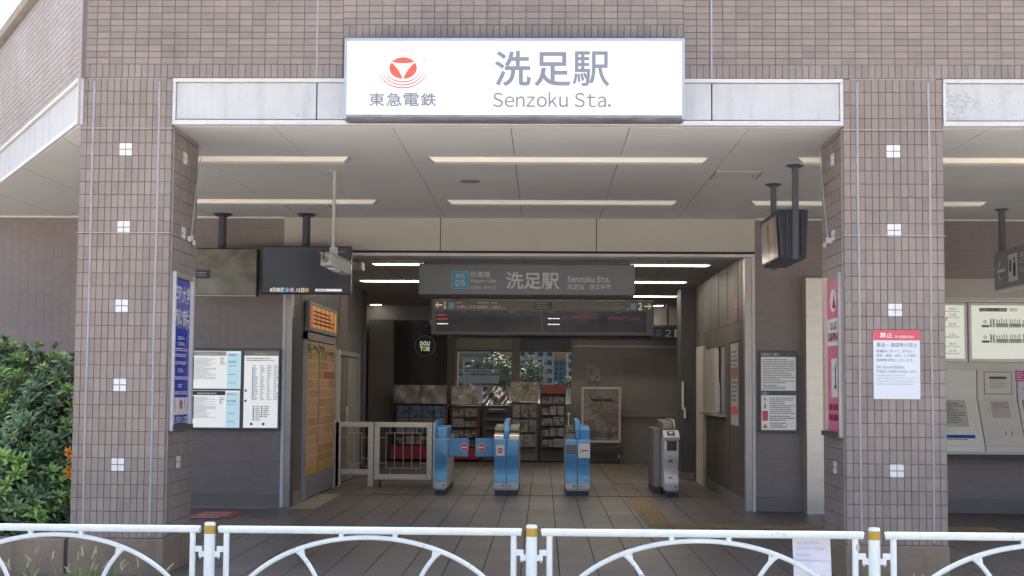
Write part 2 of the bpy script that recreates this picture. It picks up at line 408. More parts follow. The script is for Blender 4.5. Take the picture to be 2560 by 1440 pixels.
# upper facade
XW0, XW1, ZW0, ZW1 = -3.553, 8.8, 3.77, 4.87
SX0, SX1, SZ = -1.53, 1.07, 4.085                     # opening filled by the station sign
wall = thing('facade_wall', 'mauve brown tiled upper wall above the station entrance', 'wall', (0, YF, ZW0))
mb = MB(); mb.box(XW0, XW1, YF + .006, YF + .25, ZW0, ZW1)
mb.obj('wall_core', mortar_m, wall)
rects = []
bx = -1.744
nx0 = -18
def clip(x0, x1):
    x0 = max(x0, XW0 + .002); x1 = min(x1, XW1)
    return (x0, x1) if x1 - x0 > .012 else None
for k in range(nx0 - 1, 106):
    a = bx + .1 * k
    c = clip(a, a + .1)
    if not c: continue
    mid = (c[0] + c[1]) / 2; over = SX0 < mid < SX1
    z = 3.88
    while z < ZW1 - .02:
        if not over or z > 4.15: rects.append((c[0], c[1], z + (.008 if over else 0), min(z + .05, ZW1) + (.008 if over and z + .05 < ZW1 else 0)))
        z += .05
for k in range(2 * nx0 - 2, 212):
    a = bx + .05 * k
    c = clip(a, a + .05)
    if not c: continue
    mid = (c[0] + c[1]) / 2
    if SX0 < mid < SX1: rects.append((c[0], c[1], 4.088, 4.188))
    elif mid < 9: rects.append((c[0], c[1], 3.775, 3.88))
tiled(wall, front(YF + .006), rects, tile_m, 300, prefer=lambda r: (0 if -3.6 < r[0] < 3.55 and r[3] < 4.36 else 1, r[2]))
for x in (-1.744, 1.271): MB().box(x - .006, x + .006, YF - .003, YF + .004, 3.775, ZW1).obj('sealant_strip', sealant_m, wall)
MB().box(XW0 - .012, XW0 + .001, YF - .002, YF + .01, 3.42, ZW1).obj('corner_bead', sealant_m, wall)
MB().prism([(-.06, 0), (-.06, .09), (0, .13), (.3, .13), (.3, 0)], lambda p, q, t: (t, YF + p, ZW1 + q), XW0, XW1).obj('coping', mat('coping_stone', (.36, .34, .30), .8, var=.2, bump=.3), wall)

# wing wall that runs back from the corner
WD = Vector((-.518, .855, 0)).normalized(); WO = Vector((-3.553, 10.02, 0))
wingf = frame(WO, -WD, (0, 0, 1))                    # reads towards the corner: x runs from -length to 0
assert wingf(0, 0, 1).y < 11
wing = thing('wing_wall', 'tiled side wall slanting back from the pillar under a pale coping', 'wall', (WO.x, WO.y, ZW0))
L = 7.0
mb = MB().slab(wingf, -L, -.02, ZW0, ZW1, -.25, -.006); mb.obj('wall_core', mat('wing_mortar', (.215, .18, .165), .9, var=.1), wing)
rects = [(-.12 - .1 * k - .1, -.12 - .1 * k, 3.775 + .05 * j, 3.825 + .05 * j) for k in range(-1, 68) for j in range(21)]
tiled(wing, lambda x, z, o=0: wingf(x, z, o - .006), rects, tile_m, 0)
MB().prism([(-.05, 0), (-.07, .06), (-.03, .13), (.08, .16), (.28, .16), (.28, 0)], lambda p, q, t: wingf(t, ZW1 + q, -p), -L, .02).obj('coping', MATS['coping_stone'], wing)
MB().slab(wingf, -.021, -.009, ZC, ZW1, -.01, .004).obj('corner_bead', sealant_m, wing)

# pale fascia bands
def fascia(name_label, fr, x0, x1, seams, loc, ends=(True, True)):
    t = thing('fascia_band', name_label, 'fascia', loc, 'pale fascia bands along the canopy edge')
    MB().slab(fr, x0, x1, 3.425, 3.755, -.12, -.035).obj('backing', dark_gap_m, t)
    xs_ = [x0 + .02] + seams + [x1 - .02]
    for a, b in zip(xs_, xs_[1:]):
        MB().slab(fr, a + .005, b - .005, 3.458, 3.738, -.04, -.014).obj('panel', fascia_m, t, bevel=.003)
    MB().slab(fr, x0, x1, 3.742, 3.77, -.1, .012).obj('top_rail', alu_white_m, t, bevel=.002)
    MB().slab(fr, x0, x1, 3.412, 3.448, -.1, .010).obj('bottom_rail', alu_white_m, t, bevel=.003)
    if ends[0]: MB().slab(fr, x0, x0 + .022, 3.449, 3.741, -.06, .008).obj('end_cap', alu_white_m, t)
    if ends[1]: MB().slab(fr, x1 - .022, x1, 3.449, 3.741, -.06, .008).obj('end_cap', alu_white_m, t)
    return t
fascia('speckled white fascia band behind the station name board', front(YF), -2.846, 2.262, [-1.742, 1.273], (0, YF, 3.41))
fascia('stained white fascia band over the ticket machines', front(YF), 3.015, 8.8, [4.2, 5.6, 7.0], (5, YF, 3.41))
fascia('pale blue fascia band under the slanting side wall', lambda x, z, o=0: wingf(x, z, o), -L, -.03, [-5.4, -3.45, -1.9], (WO.x, WO.y, 3.41))
st = MB(); r2 = random.Random(5)
for k in range(150):
    cl = r2.choice(((3.10, .05, 3.50, .05), (3.10, .06, 3.56, .06), (3.20, .04, 3.60, .04), (3.55, .25, 3.66, .04), (3.5, .3, 3.55, .08)))
    a = max(3.05, r2.gauss(cl[0], cl[1])); z = max(3.475, r2.gauss(cl[2], cl[3])); q = r2.uniform(.002, .011) if cl[0] > 3.3 else r2.uniform(.003, .021)
    if z > 3.7: continue
    st.add([front(YF)(a + q * math.cos(t) * r2.uniform(.5, 1.2), z + q * math.sin(t) * r2.uniform(.4, .9), -.0132 + k * 8e-6) for t in [i * .785 for i in range(8)]], (tuple(range(8)),))
st.obj('stain', mat('flaking_grey', (.46, .47, .475), .9, var=.1, scale=20), [o for o in bpy.data.objects if o.name.startswith('fascia_band')][1], kind='stuff')

# pillars
def pillar(x0, x1, label, inner, loc):
    t = thing('tiled_pillar', label, 'pillar', loc, 'tiled pillars carrying the canopy')
    y1 = 10.86
    MB().box(x0 + .008, x1 - .008, YF + .008, y1 - .006, .27, 3.77).obj('core', mortar_m, t)
    MB().box(x0 - .008, x1 + .008, YF - .010, y1 + .008, -.15, .268).obj('plinth', plinth_m, t, bevel=.012)
    n = 14; p = (x1 - x0) / n
    fr = front(YF + .008)
    rects = []
    white = MB()
    for r in range(35):
        z = .27 + .1 * r
        for k in range(n):
            if k in (6, 7) and r in (5, 11, 17, 23, 29): continue
            rects.append((x0 + k * p, x0 + (k + 1) * p, z, z + .1))
    tiled(t, fr, rects, tile_m, 300, prefer=lambda r: abs(r[2] - 2.05))
    for r in (5, 11, 17, 23, 29):
        for k in (6, 7):
            for q in (0, 1):
                a = x0 + k * p; z = .27 + .1 * r + .05 * q
                MB().tilepiece(fr, a + .002, a + p - .002, z + .002, z + .048, .010).obj('white_tile', whitetile_m, t)
    # sides
    for sgn, X in ((1, x1), (-1, x0)):
        f2 = faceX(X - .008) if sgn > 0 else faceNX(X + .008)
        rr = []
        for r in range(35):
            for k in range(16):
                a = YF + .0 + .05 * k; z = .27 + .1 * r
                if sgn == inner and 1.06 < z + .05 < 2.30 and 10.14 < a + .025 < 10.72: continue
                if r in (5, 29) and k in (7, 8): continue
                if r == 23 and k in (7, 8): continue
                rr.append((a, a + .05, z, z + .1) if sgn > 0 else (-a - .05, -a, z, z + .1))
        tiled(t, f2, rr, tile_m, 0, name='side_tile')
        for r in (5, 23, 29):
            for k in (7, 8):
                for q in (0, 1):
                    a = YF + .05 * k; z = .27 + .1 * r + .05 * q
                    aa = (a, a + .05) if sgn > 0 else (-a - .05, -a)
                    MB().tilepiece(f2, aa[0] + .002, aa[1] - .002, z + .002, z + .048, .009).obj('white_tile', whitetile_m, t)
        if sgn == inner:
            f3 = faceX(X) if sgn > 0 else faceNX(X)
            y = YF + .055; a = (y, y + .012) if sgn > 0 else (-y - .012, -y)
            MB().slab(f3, a[0], a[1], .29, 3.4, -.006, .004).obj('sealant_strip', sealant_m, t)
    for k in (2, 12):
        x = x0 + k * p
        pts = [(x + .002 * math.sin(z * 3.1 + k), YF - .001, .29 + (3.46) * i / 24) for i, z in enumerate([j * .15 for j in range(25)])]
        MB().tube(pts, .0085, 6).obj('sealant_strip', sealant_m, t)
    for z in (3.383, 2.579):
        e = .006
        MB().tube([(x0 - e, y1, z), (x0 - e, YF - e, z), (x1 + e, YF - e, z), (x1 + e, y1, z)], .0042, 6).obj('wire', mat('grey_wire', (.42, .38, .36), .6, var=0), t)
    MB().box(x0 + .05, x1 - .05, YF - .002, YF + .003, 3.766, 3.772).obj('joint_line', sealant_m, t)
    return t
pillar(-3.555, -2.848, 'tiled pillar with white square tiles beside the green shrubs', 1, (-3.2, 10.46, -.15))
pillar(2.262, 3.012, 'tiled pillar with white square tiles carrying the prohibition notice', -1, (2.64, 10.46, -.15))

# bird wires strung inside the porch, with clips
def wire(label, pts, clip_at):
    t = thing('bird_wire', label, 'wire', pts[0])
    MB().tube(pts, .004, 6).obj('strand', mat('pale_wire', (.5, .5, .48), .5, var=0), t)
    for c in clip_at: MB().box(c[0] - .012, c[0] + .012, c[1] - .012, c[1] + .012, c[2] - .02, c[2] + .02).obj('clip', lightgrey_m, t, bevel=.004)
wire('thin wire slanting down the shaded face of the shrub-side pillar', [(-2.82, 10.86, 3.36), (-2.825, 10.7, 2.95), (-2.83, 10.62, 2.62)], [(-2.828, 10.62, 2.60), (-2.828, 10.70, 2.57), (-2.825, 10.54, 2.585)])
wire('thin wire slanting down the shaded face of the notice pillar', [(2.235, 10.8, 3.36), (2.24, 10.68, 2.95), (2.245, 10.56, 2.62)], [(2.243, 10.56, 2.60), (2.243, 10.66, 2.57), (2.243, 10.48, 2.585)])

# ------------------------------------------------------------------ porch ceiling
ceiling = structure('ceiling', MB().add([(-3.56, 10.14, ZC + .03), (9, 10.14, ZC + .03), (9, YB + .3, ZC + .03), (-6.85, YB + .3, ZC + .03)], ((0, 1, 2, 3),)), ceil_gap_m, 'grey boarded ceiling of the entrance porch')
def wing_x(y): return WO.x + WD.x / WD.y * (y - WO.y)
gx = [-2.078 + .9115 * k for k in range(-7, 13)]
for a, b in zip(gx, gx[1:]):
    for y0, y1 in ((10.125, 10.705), (10.709, YB - .004)):
        x0, x1 = a + .003, b - .003
        poly = [(x0, y0), (x1, y0), (x1, y1), (x0, y1)]
        # cut the boards along the slanting wing
        out = []
        for i in range(4):
            p, q = poly[i], poly[(i + 1) % 4]
            dp, dq = p[0] - wing_x(p[1]) - .02, q[0] - wing_x(q[1]) - .02
            if dp >= 0: out.append(p)
            if dp * dq < 0:
                s_ = dp / (dp - dq); out.append((p[0] + (q[0] - p[0]) * s_, p[1] + (q[1] - p[1]) * s_))
        if len(out) < 3: continue
        MB().prism(out, lambda p, q, t: (p, q, t), ZC, ZC + .02).obj('ceiling_board', ceil_m, ceiling)
MB().box(-9, -3.06, YB - .03, YB - .002, ZC - .02, ZC - .001).obj('edge_bead', ceil_m, ceiling)
MB().box(2.48, 8.9, YB - .03, YB - .002, ZC - .02, ZC - .001).obj('edge_bead', ceil_m, ceiling)
# access hatches and round speaker
for x0, x1, y0, y1, lab in ((1.585, 2.0, 12.2, 12.62, 'square access hatch in the porch ceiling by the hanging twin screen'), (-2.85, -2.37, 14.52, 14.98, 'square access hatch in the porch ceiling above the event screen')):
    t = thing('ceiling_hatch', lab, 'hatch', (x0, y0, ZC), 'access hatches in the porch ceiling')
    MB().box(x0, x1, y0, y1, ZC - .006, ZC - .001).obj('door', mat('hatch_white', (.70, .69, .66), .6, var=.03), t)
    for a, b, c, d in ((x0 - .012, x0 - .001, y0, y1), (x1 + .001, x1 + .012, y0, y1)): MB().box(a, b, c, d, ZC - .008, ZC - .001).obj('frame', midgrey_m, t)
    MB().box(x1 - .06, x1 - .04, (y0 + y1) / 2 - .01, (y0 + y1) / 2 + .01, ZC - .009, ZC - .0065).obj('latch', darkgrey_m, t)
t = thing('ceiling_speaker', 'round flush loudspeaker grille in the porch ceiling', 'speaker', (-.716, 12.836, ZC))
MB().tube([(-.716, 12.836, ZC - .008), (-.716, 12.836, ZC - .001)], .085, 24).obj('grille', mat('speaker_grey', (.28, .28, .27), .7, var=0), t)
MB().tube([(-.716, 12.836, ZC - .006), (-.716, 12.836, ZC - .0008)], .10, 24).obj('rim', midgrey_m, t)

# lamps
def lamp(x0, x1, y, z, lab, lit):
    t = thing('ceiling_lamp', lab, 'lamp', ((x0 + x1) / 2, y, z), 'lit strip lamps in the ticket hall' if lit else 'strip lamps along the porch ceiling')
    h = .013 if lit else .042; w_ = .035 if lit else .07; e = .05
    P = [(x0, y - w_, z - .001), (x1, y - w_, z - .001), (x1, y + w_, z - .001), (x0, y + w_, z - .001),
         (x0 + e, y - w_ * .8, z - h), (x1 - e, y - w_ * .8, z - h), (x1 - e, y + w_ * .8, z - h), (x0 + e, y + w_ * .8, z - h)]
    MB().add(P, ((4, 7, 6, 5), (0, 4, 5, 1), (2, 6, 7, 3))).obj('diffuser', tube_m if lit else porch_tube_m, t)
    for ii in ((1, 5, 6, 2), (3, 7, 4, 0)): MB().add([P[i] for i in ii], ((0, 1, 2, 3),)).obj('end_cap', cream_m, t)
    MB().box(x0 - .01, x1 + .01, y - w_ - .012, y + w_ + .012, z - .004, z - .0015).obj('base_plate', cream_m, t)
P7 = [(-5.6, -1.69, 11.52, 'long strip lamp behind the shrub-side pillar, street row'), (-1.0, 1.42, 11.52, 'long strip lamp in the porch ceiling centre, street row'), (2.18, 4.6, 11.50, 'long strip lamp behind the notice pillar, street row'),
      (-4.2, -1.78, 14.2, 'strip lamp above the two hanging screens, inner row'), (-1.03, 1.42, 14.2, 'strip lamp in the porch ceiling centre, inner row'), (2.2, 4.68, 14.2, 'strip lamp above the ticket machine side, inner row')]
for x0, x1, y, lab in P7: lamp(x0 if x0 > wing_x(y) + .3 else wing_x(y) + .5, x1, y, ZC, lab, False)

# ------------------------------------------------------------------ back wall of the porch and the hall opening
def backwall(label, x0, x1, zs, loc, pref, m=dark_tile_m, skip=None, lim=300):
    t = thing('porch_wall', label, 'wall', loc, 'dark tiled walls at the back of the porch')
    MB().box(x0, x1, YB + .004, YB + .28, -.002, ZC + .02).obj('wall_core', dark_mortar_m, t)
    rects = []
    a = x0
    while a < x1 - .02:
        b = min(a + .1, x1); z = zs
        while z < ZC:
            if not (skip and skip[0] < (a + b) / 2 < skip[1] and skip[2] < z + .025 < skip[3]): rects.append((a, b, z, min(z + .05, ZC)))
            z += .05
        a += .1
    tiled(t, front(YB + .004), rects, m, lim, prefer=pref, h=.0018, g=.0012)
    MB().box(x0, x1, YB - .008, YB + .003, .003, zs - .001).obj('skirting', skirting_m, t, bevel=.002)
    return t
backwall('dark tiled porch wall carrying the timetable board', -8.0, -3.068, .15, (-6, YB, 0), lambda r: (0 if (-6 < r[0] < -5.1 or -4.2 < r[0]) and r[3] < 2.6 and not (-4.13 < r[0] < -3.1 and .9 < r[2] < 1.85) else 1, abs(r[2] - .9)))
backwall('dark tiled porch wall carrying the guidance board and ticket machines', 2.476, 8.9, .17, (5.6, YB, 0), lambda r: (0 if r[0] < 3.0 else 1, abs(r[2] - 1.2)), skip=(3.25, 8.9, .72, 2.71))
MB().box(8.9, 9.1, YF + .3, YB + .3, -.1, ZC + .1).obj('end_wall', dark_tile_m, kind='structure')

beam = thing('lintel_beam', 'beige panelled beam over the hall opening', 'beam', (-.3, YB, 2.98))
for a, b in ((-3.066, -1.222), (-1.212, .616), (.626, 2.474)): MB().box(a, b, YB - .004, YB + .3, 3.018, ZC - .002).obj('panel', beam_m, beam, bevel=.003)
MB().box(-3.06, 2.47, YB + .01, YB + .29, 3.02, ZC - .003).obj('backing', dark_gap_m, beam)
MB().box(-3.06, 2.47, YB + .005, YB + .02, 2.992, 3.017).obj('shadow_gap', dark_gap_m, beam)
MB().box(-3.066, 2.474, YB - .010, YB + .3, 2.955, 2.990).obj('trim', alu_white_m, beam, bevel=.003)
dl = thing('door_jamb', 'stainless steel jamb of the hall opening beside the timetable board', 'jamb', (-3.0, YB, 0), 'steel jambs of the hall opening', kind='thing')
MB().box(-3.066, -3.024, YB - .012, YB + .02, 0, 2.953).obj('bright_edge', alu_white_m, dl, bevel=.003)
MB().box(-3.022, -2.952, YB - .006, YB + .10, 0, 2.953).obj('post', steel_dull_m, dl, bevel=.004)
dr = thing('door_jamb', 'stainless steel jamb of the hall opening beside the guidance board', 'jamb', (2.41, YB, 0), 'steel jambs of the hall opening', kind='thing')
MB().box(2.356, 2.436, YB - .006, YB + .12, 0, 2.953).obj('post', steel_dull_m, dr, bevel=.004)
MB().box(2.438, 2.474, YB - .014, YB + .02, 0, 2.953).obj('bright_edge', alu_white_m, dr, bevel=.003)
sp = thing('steel_post', 'broad brushed steel post standing beside the ticket machines', 'post', (3.12, 15.5, 0))
MB().box(3.022, 3.215, 15.42, YB - .002, 0, 2.70).obj('post', steel_m, sp, bevel=.004)
MB().box(3.0, 3.24, 15.40, YB, -.003, .004).obj('foot_plate', steel_dull_m, sp)

# ------------------------------------------------------------------ the inner hall
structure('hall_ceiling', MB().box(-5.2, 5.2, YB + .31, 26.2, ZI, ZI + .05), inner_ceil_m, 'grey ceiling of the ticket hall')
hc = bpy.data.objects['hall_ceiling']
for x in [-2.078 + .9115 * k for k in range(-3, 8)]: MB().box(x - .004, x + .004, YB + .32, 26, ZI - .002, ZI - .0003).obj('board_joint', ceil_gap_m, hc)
for y in (17.03, 19.79, 22.9, 25.5):
    lab = {17.03: 'lit strip lamp row over the ticket gates, first inside', 19.79: 'lit strip lamp row behind the hanging name sign, second inside', 22.9: 'lit strip lamp row deep in the hall, third inside', 25.5: 'lit strip lamp row nearest the shop windows, fourth inside'}[y]
    lamp({17.03: -2.2, 19.79: -2.74, 22.9: -1.2, 25.5: .2}[y], 2.13 if y < 20 else 2.3, y, ZI, lab, True)
lamp(-3.35, -3.10, 25.7, ZI, 'short lit strip lamp above the pale pier by the dark shop glass', True)
# side walls
wl_ = thing('hall_wall', 'dark brown hall wall behind the brick mural doors', 'wall', (XI_L, 18.5, 0), 'dark walls of the ticket hall')
MB().box(XI_L - .25, XI_L, YB + .01, 21.7, 0, 2.22).obj('lower_panel', brown_m, wl_)
MB().box(XI_L - .25, XI_L - .004, YB + .01, 21.7, 2.222, ZI).obj('upper_panel', brown_lt_m, wl_)
MB().box(XI_L + .001, XI_L + .014, YB + .12, 16.35, .0, .16).obj('skirting', skirting_m, wl_)
for y in (16.2, 19.3, 20.2): MB().box(XI_L - .003, XI_L + .001, y, y + .008, 2.23, ZI).obj('board_joint', dark_gap_m, wl_)
MB().box(XI_L - .4, XI_L + .02, 21.7, 22.1, 0, ZI).obj('pier', navy_m, wl_)
wr_ = thing('hall_wall', 'brown hall wall holding the staff service window', 'wall', (XI_R, 18.5, 0), 'dark walls of the ticket hall')
MB().box(XI_R, XI_R + .25, YB + .13, 17.40, 0, 2.224).obj('lower_panel', brown_lt_m, wr_)
MB().box(XI_R, XI_R + .25, 17.40, 19.47, 0, 1.05).obj('lower_panel', brown_lt_m, wr_)
MB().box(XI_R, XI_R + .25, 17.40, 19.47, 1.98, 2.224).obj('lower_panel', brown_lt_m, wr_)
MB().box(XI_R, XI_R + .25, 19.47, 21.05, 0, 2.224).obj('lower_panel', brown_lt_m, wr_)
MB().box(XI_R + .004, XI_R + .25, YB + .13, 21.05, 2.23, ZI).obj('upper_panel', brown_lt_m, wr_)
for y in (16.3, 17.2, 18.1, 19.0, 19.9): MB().box(XI_R + .0005, XI_R + .006, y, y + .008, 2.235, ZI).obj('board_joint', dark_gap_m, wr_)
for y in (17.045,): MB().box(XI_R - .003, XI_R + .001, y, y + .012, .02, 2.0).obj('door_joint', dark_gap_m, wr_)
MB().box(XI_R - .003, XI_R + .001, 15.80, 17.045, 1.99, 2.0).obj('door_joint', dark_gap_m, wr_)
MB().box(XI_R - .012, XI_R - .001, YB + .13, 20.4, .0, .13).obj('skirting', skirting_m, wr_)
MB().box(XI_R - .03, XI_R + .05, 19.50, 20.5, 0, 2.04).obj('pier_cover', beam_m, wr_, bevel=.004)
MB().box(2.17, 2.62, 21.06, 21.7, 0, ZI).obj('pier', darkgrey_m, wr_)
MB().box(2.15, 2.64, 21.04, 21.72, 0, .1).obj('pier_base', skirting_m, wr_)
# service window with cream shutters
swn = thing('service_window', 'staff service window with cream folded shutters in the hall wall', 'window', (XI_R, 18.4, 1.05))
MB().box(XI_R + .2, XI_R + .24, 17.41, 19.46, 1.051, 1.979).obj('dark_room', black_m, swn)
MB().box(XI_R - .10, XI_R + .19, 17.41, 19.46, 1.051, 1.075).obj('counter', steel_dull_m, swn)
for y in (18.2, 18.55, 18.9, 19.2): MB().box(XI_R - .02, XI_R + .02, y, y + .22, 1.08, 1.97).obj('shutter_leaf', beam_m if y > 18.3 else cream_m, swn, bevel=.006)
MB().box(XI_R + .03, XI_R + .036, 17.42, 18.18, 1.08, 1.97).obj('pane', glass_mat('office_glass', (.55, .6, .6)), swn)
MB().box(XI_R - .012, XI_R + .04, 17.75, 17.79, 1.08, 1.97).obj('mullion', steel_dull_m, swn)
MB().box(XI_R - .09, XI_R - .05, 17.6, 17.68, 1.12, 1.5).obj('intercom', lightgrey_m, swn)
# narrow poster and red notice on that wall
f_ = faceNX(XI_R)
t = thing('door_poster', 'narrow pale poster on the staff door', 'poster', (XI_R, 16.6, 1), 'small notices in the hall')
MB().slab(f_, -16.89, -16.26, .97, 1.975, .001, .006).obj('sheet', mat('dim_paper', (.52, .52, .52), .4, var=.06), t)
w = MB(); lines(w, f_, -16.84, -16.31, 1.25, 1.9, 12, off=.008, seed=2); w.obj('print', ink_m, t); MB().rect(f_, -16.86, -16.3, 1.55, 1.68, .0075).obj('orange_field', orange_m, t)
MB().rect(f_, -16.86, -16.3, 1.1, 1.2, .0075).obj('red_field', rose_m, t)
t = thing('fire_notice', 'red outlined notice high on the brown hall wall', 'notice', (XI_R, 16.45, 2.26), 'small notices in the hall')
f2 = faceNX(XI_R + .004)
MB().slab(f2, -16.62, -16.32, 2.27, 2.53, .001, .004).obj('sheet', mat('brown_paper', (.2, .15, .14), .5, var=.1), t)
w = MB(); lines(w, f2, -16.60, -16.34, 2.40, 2.50, 2, .006, seed=9); lines(w, f2, -16.6, -16.34, 2.29, 2.38, 3, .006); w.obj('print', red_m, t)
# outer shell of the hall further back
structure('hall_shell', MB().box(-5.2, -5.0, 21.7, 26.2, 0, ZI).box(5.0, 5.2, 21.7, 26.2, 0, ZI).box(-5.2, XI_L - .25, 21.7, 21.9, 0, ZI).box(2.62, 5.2, 21.5, 21.7, 0, ZI), brown_m, 'dark outer walls of the ticket hall')

# mural doors
f_ = faceX(XI_L)
md = thing('mural_door', 'double doors papered with a tan brick mural', 'door', (XI_L, 17.5, 0))
MB().slab(f_, 16.42, 17.36, .30, 1.98, .004, .03).obj('door_leaf', mat('mural_tan', (.50, .31, .16), .5, var=.12, scale=3), md)
MB().slab(f_, 17.42, 18.66, .30, 1.98, .004, .03).obj('door_leaf', MATS['mural_tan'], md)
MB().slab(f_, 16.42, 18.66, .02, .298, .004, .03).obj('kick_plate', mat('kick_grey', (.20, .21, .23), .5, var=.12), md)
MB().slab(f_, 17.361, 17.419, .02, 1.98, .002, .01).obj('centre_gap', black_m, md)
for a in (16.36, 18.67): MB().slab(f_, a, a + .05, .0, 2.08, .002, .05).obj('frame', steel_dull_m, md)
MB().slab(f_, 16.36, 18.72, 1.99, 2.08, .002, .05).obj('frame', midgrey_m, md)
# bricks of the mural: thin printed pieces with pale joints
jm = MB(); jm.rect(f_, 16.43, 17.35, .42, 1.86, .0305); jm.rect(f_, 17.43, 18.65, .42, 1.86, .0305); jm.obj('mural_joint', mat('mural_joint', (.62, .46, .30), .6, var=.05), md)
bm_cols = [mat('mural_brick_a', (.47, .28, .145), .55, var=.15, scale=5), mat('mural_brick_b', (.52, .33, .18), .55, var=.15, scale=5), mat('mural_brick_c', (.43, .25, .09), .55, var=.15, scale=5)]
r3 = random.Random(3)
for (a0, a1) in ((16.43, 17.35), (17.43, 18.65)):
    for j in range(12):
        z = .42 + j * .12; a = a0 - (.35 if j % 2 else 0) - r3.uniform(0, .2)
        while a < a1:
            b = a + r3.uniform(.55, .85); x0, x1 = max(a, a0), min(b - .02, a1)
            if x1 - x0 > .06:
                mm = bm_cols[r3.randrange(3)]
                if j == 9 and a0 > 17 and x1 > 18.3: mm = mat('mural_brick_red', (.33, .10, .06), .55, var=.15)
                MB().slab(f_, x0, x1, z + .008, z + .112, .031, .0325).obj('mural_brick', mm, md)
            a = b
MB().slab(f_, 16.43, 17.35, .31, .415, .031, .0325).obj('mural_base', mat('mural_yellow', (.50, .31, .06), .55, var=.1), md)
MB().slab(f_, 17.43, 18.65, .31, .415, .031, .0325).obj('mural_base', MATS['mural_yellow'], md)
vm = MB()
for k in range(90):
    a = r3.uniform(16.45, 18.6); z = 1.93 - abs(r3.gauss(0, .06)) - (.06 if a > 17.8 else 0); q = r3.uniform(.03, .06); th = r3.uniform(0, 6.28)
    vm.add([f_(a + q * math.cos(th), z + q * math.sin(th) * .7, .034), f_(a + q * .4 * math.cos(th + 1.6), z + q * .4 * math.sin(th + 1.6), .034), f_(a - q * math.cos(th), z - q * math.sin(th) * .7, .034), f_(a - q * .4 * math.cos(th + 1.6), z - q * .4 * math.sin(th + 1.6), .034)], ((0, 1, 2, 3),))
vm.obj('mural_vine', mat('vine_print', (.09, .19, .05), .6, var=.2), md)
# striped light box above
lb = thing('light_box_sign', 'orange and yellow striped light box above the mural doors', 'sign', (XI_L, 17.5, 2.1))
MB().slab(f_, 16.44, 18.66, 2.10, 2.47, .003, .06).obj('case', midgrey_m, lb, bevel=.01)
f2 = faceX(XI_L + .06)
for k in range(12):
    a = 16.52 + k * .172
    MB().rect(f2, a, a + .172, 2.15, 2.42, .003).obj('stripe', mat('stripe_red', (.50, .10, .035), .4, var=.1, emit=.05, ecol=(1, .25, .08)) if k % 2 == 0 else mat('stripe_gold', (.62, .32, .055), .4, var=.1, emit=.05, ecol=(1, .55, .1)), lb)
w = MB(); lines(w, f2, 16.7, 18.4, 2.18, 2.38, 4, .006, h=.5, seed=71); w.obj('faded_print', mat('dark_red_ink', (.12, .015, .015), .5, var=0), lb)
# plain double door further in
sd = thing('service_doorway', 'grey service door with a lever handle beyond the mural doors', 'door', (XI_L, 20, 0))
MB().slab(f_, 18.90, 18.99, .0, 1.93, .001, .07).obj('frame', lightgrey_m, sd)
MB().slab(f_, 18.99, 21.02, 1.86, 1.93, .001, .05).obj('frame', midgrey_m, sd)
MB().slab(f_, 21.02, 21.1, .0, 1.93, .001, .06).obj('frame', midgrey_m, sd)
MB().slab(f_, 19.0, 19.95, .02, 1.855, .002, .02).obj('door_leaf', mat('door_brown', (.17, .15, .135), .45, var=.08), sd)
MB().slab(f_, 19.97, 21.0, .02, 1.855, .002, .03).obj('door_leaf', mat('door_grey', (.26, .245, .22), .45, var=.08), sd)
MB().slab(f_, 19.86, 19.9, .85, 1.1, .02, .05).obj('handle', steel_m, sd, bevel=.008)
MB().slab(f_, 19.82, 19.94, .98, 1.0, .05, .07).obj('handle_lever', steel_m, sd)

# back wall of the hall with shop windows
YR = 26.0
bw = thing('shop_front', 'dark shop front with two windows across the back of the hall', 'wall', (0, YR, 0))
def wallbits(mb, x0, x1, z0, z1, holes):
    xs_ = sorted({x0, x1, *[h[0] for h in holes], *[h[1] for h in holes]}); zs_ = sorted({z0, z1, *[h[2] for h in holes], *[h[3] for h in holes]})
    for a, b in zip(xs_, xs_[1:]):
        for c, d in zip(zs_, zs_[1:]):
            if any(h[0] <= (a + b) / 2 <= h[1] and h[2] <= (c + d) / 2 <= h[3] for h in holes): continue
            mb.box(a, b, YR, YR + .2, c, d)
    return mb
holes = [(-1.66, -.60, 1.10, 2.10), (-.44, .55, 1.10, 2.10)]
wallbits(MB(), -5.0, 5.0, -.1, ZI + .02, holes).obj('wall_core', mat('shop_wall', (.255, .24, .232), .5, var=.1), bw)
MB().box(-3.363, -2.895, YR - .25, YR, 0, 2.70).obj('pale_pier', mat('pier_beige', (.22, .195, .175), .6, var=.06), bw)
MB().box(-2.885, -1.865, YR - .03, YR - .001, 1.40, 2.70).obj('dark_pane', mat('dark_glass', (.055, .06, .062), .08, var=0), bw)
MB().box(-1.86, -1.70, YR - .06, YR - .001, 0, 2.36).obj('post', mat('bronze_post', (.15, .115, .09), .5, var=.1), bw)
MB().box(-.595, -.445, YR - .05, YR - .001, 0, 2.36).obj('post', mat('grey_post', (.17, .16, .15), .5, var=.08), bw)
for i, h in enumerate(holes):
    MB().box(h[0], h[1], YR + .06, YR + .075, h[2], h[3]).obj('pane', glass_mat('tinted_glass', (.48, .50, .49), gloss=.05), bw)  # tint holds the added view down to a reflection's brightness
    MB().box(h[0], h[1], YR - .02, YR + .1, h[3] + .001, h[3] + .03).obj('head', darkgrey_m, bw)
MB().box(-1.64, -.85, YR - .05, YR - .021, 2.155, 2.36).obj('roller_blind', mat('blind_green', (.30, .33, .28), .7, var=.04), bw)
MB().box(-.445, .55, YR - .04, YR - .021, 2.14, 2.37).obj('dark_valance', navy_m, bw)
MB().box(.60, 2.7, YR - .04, YR - .001, 2.19, 2.235).obj('lit_edge', beam_m, bw)
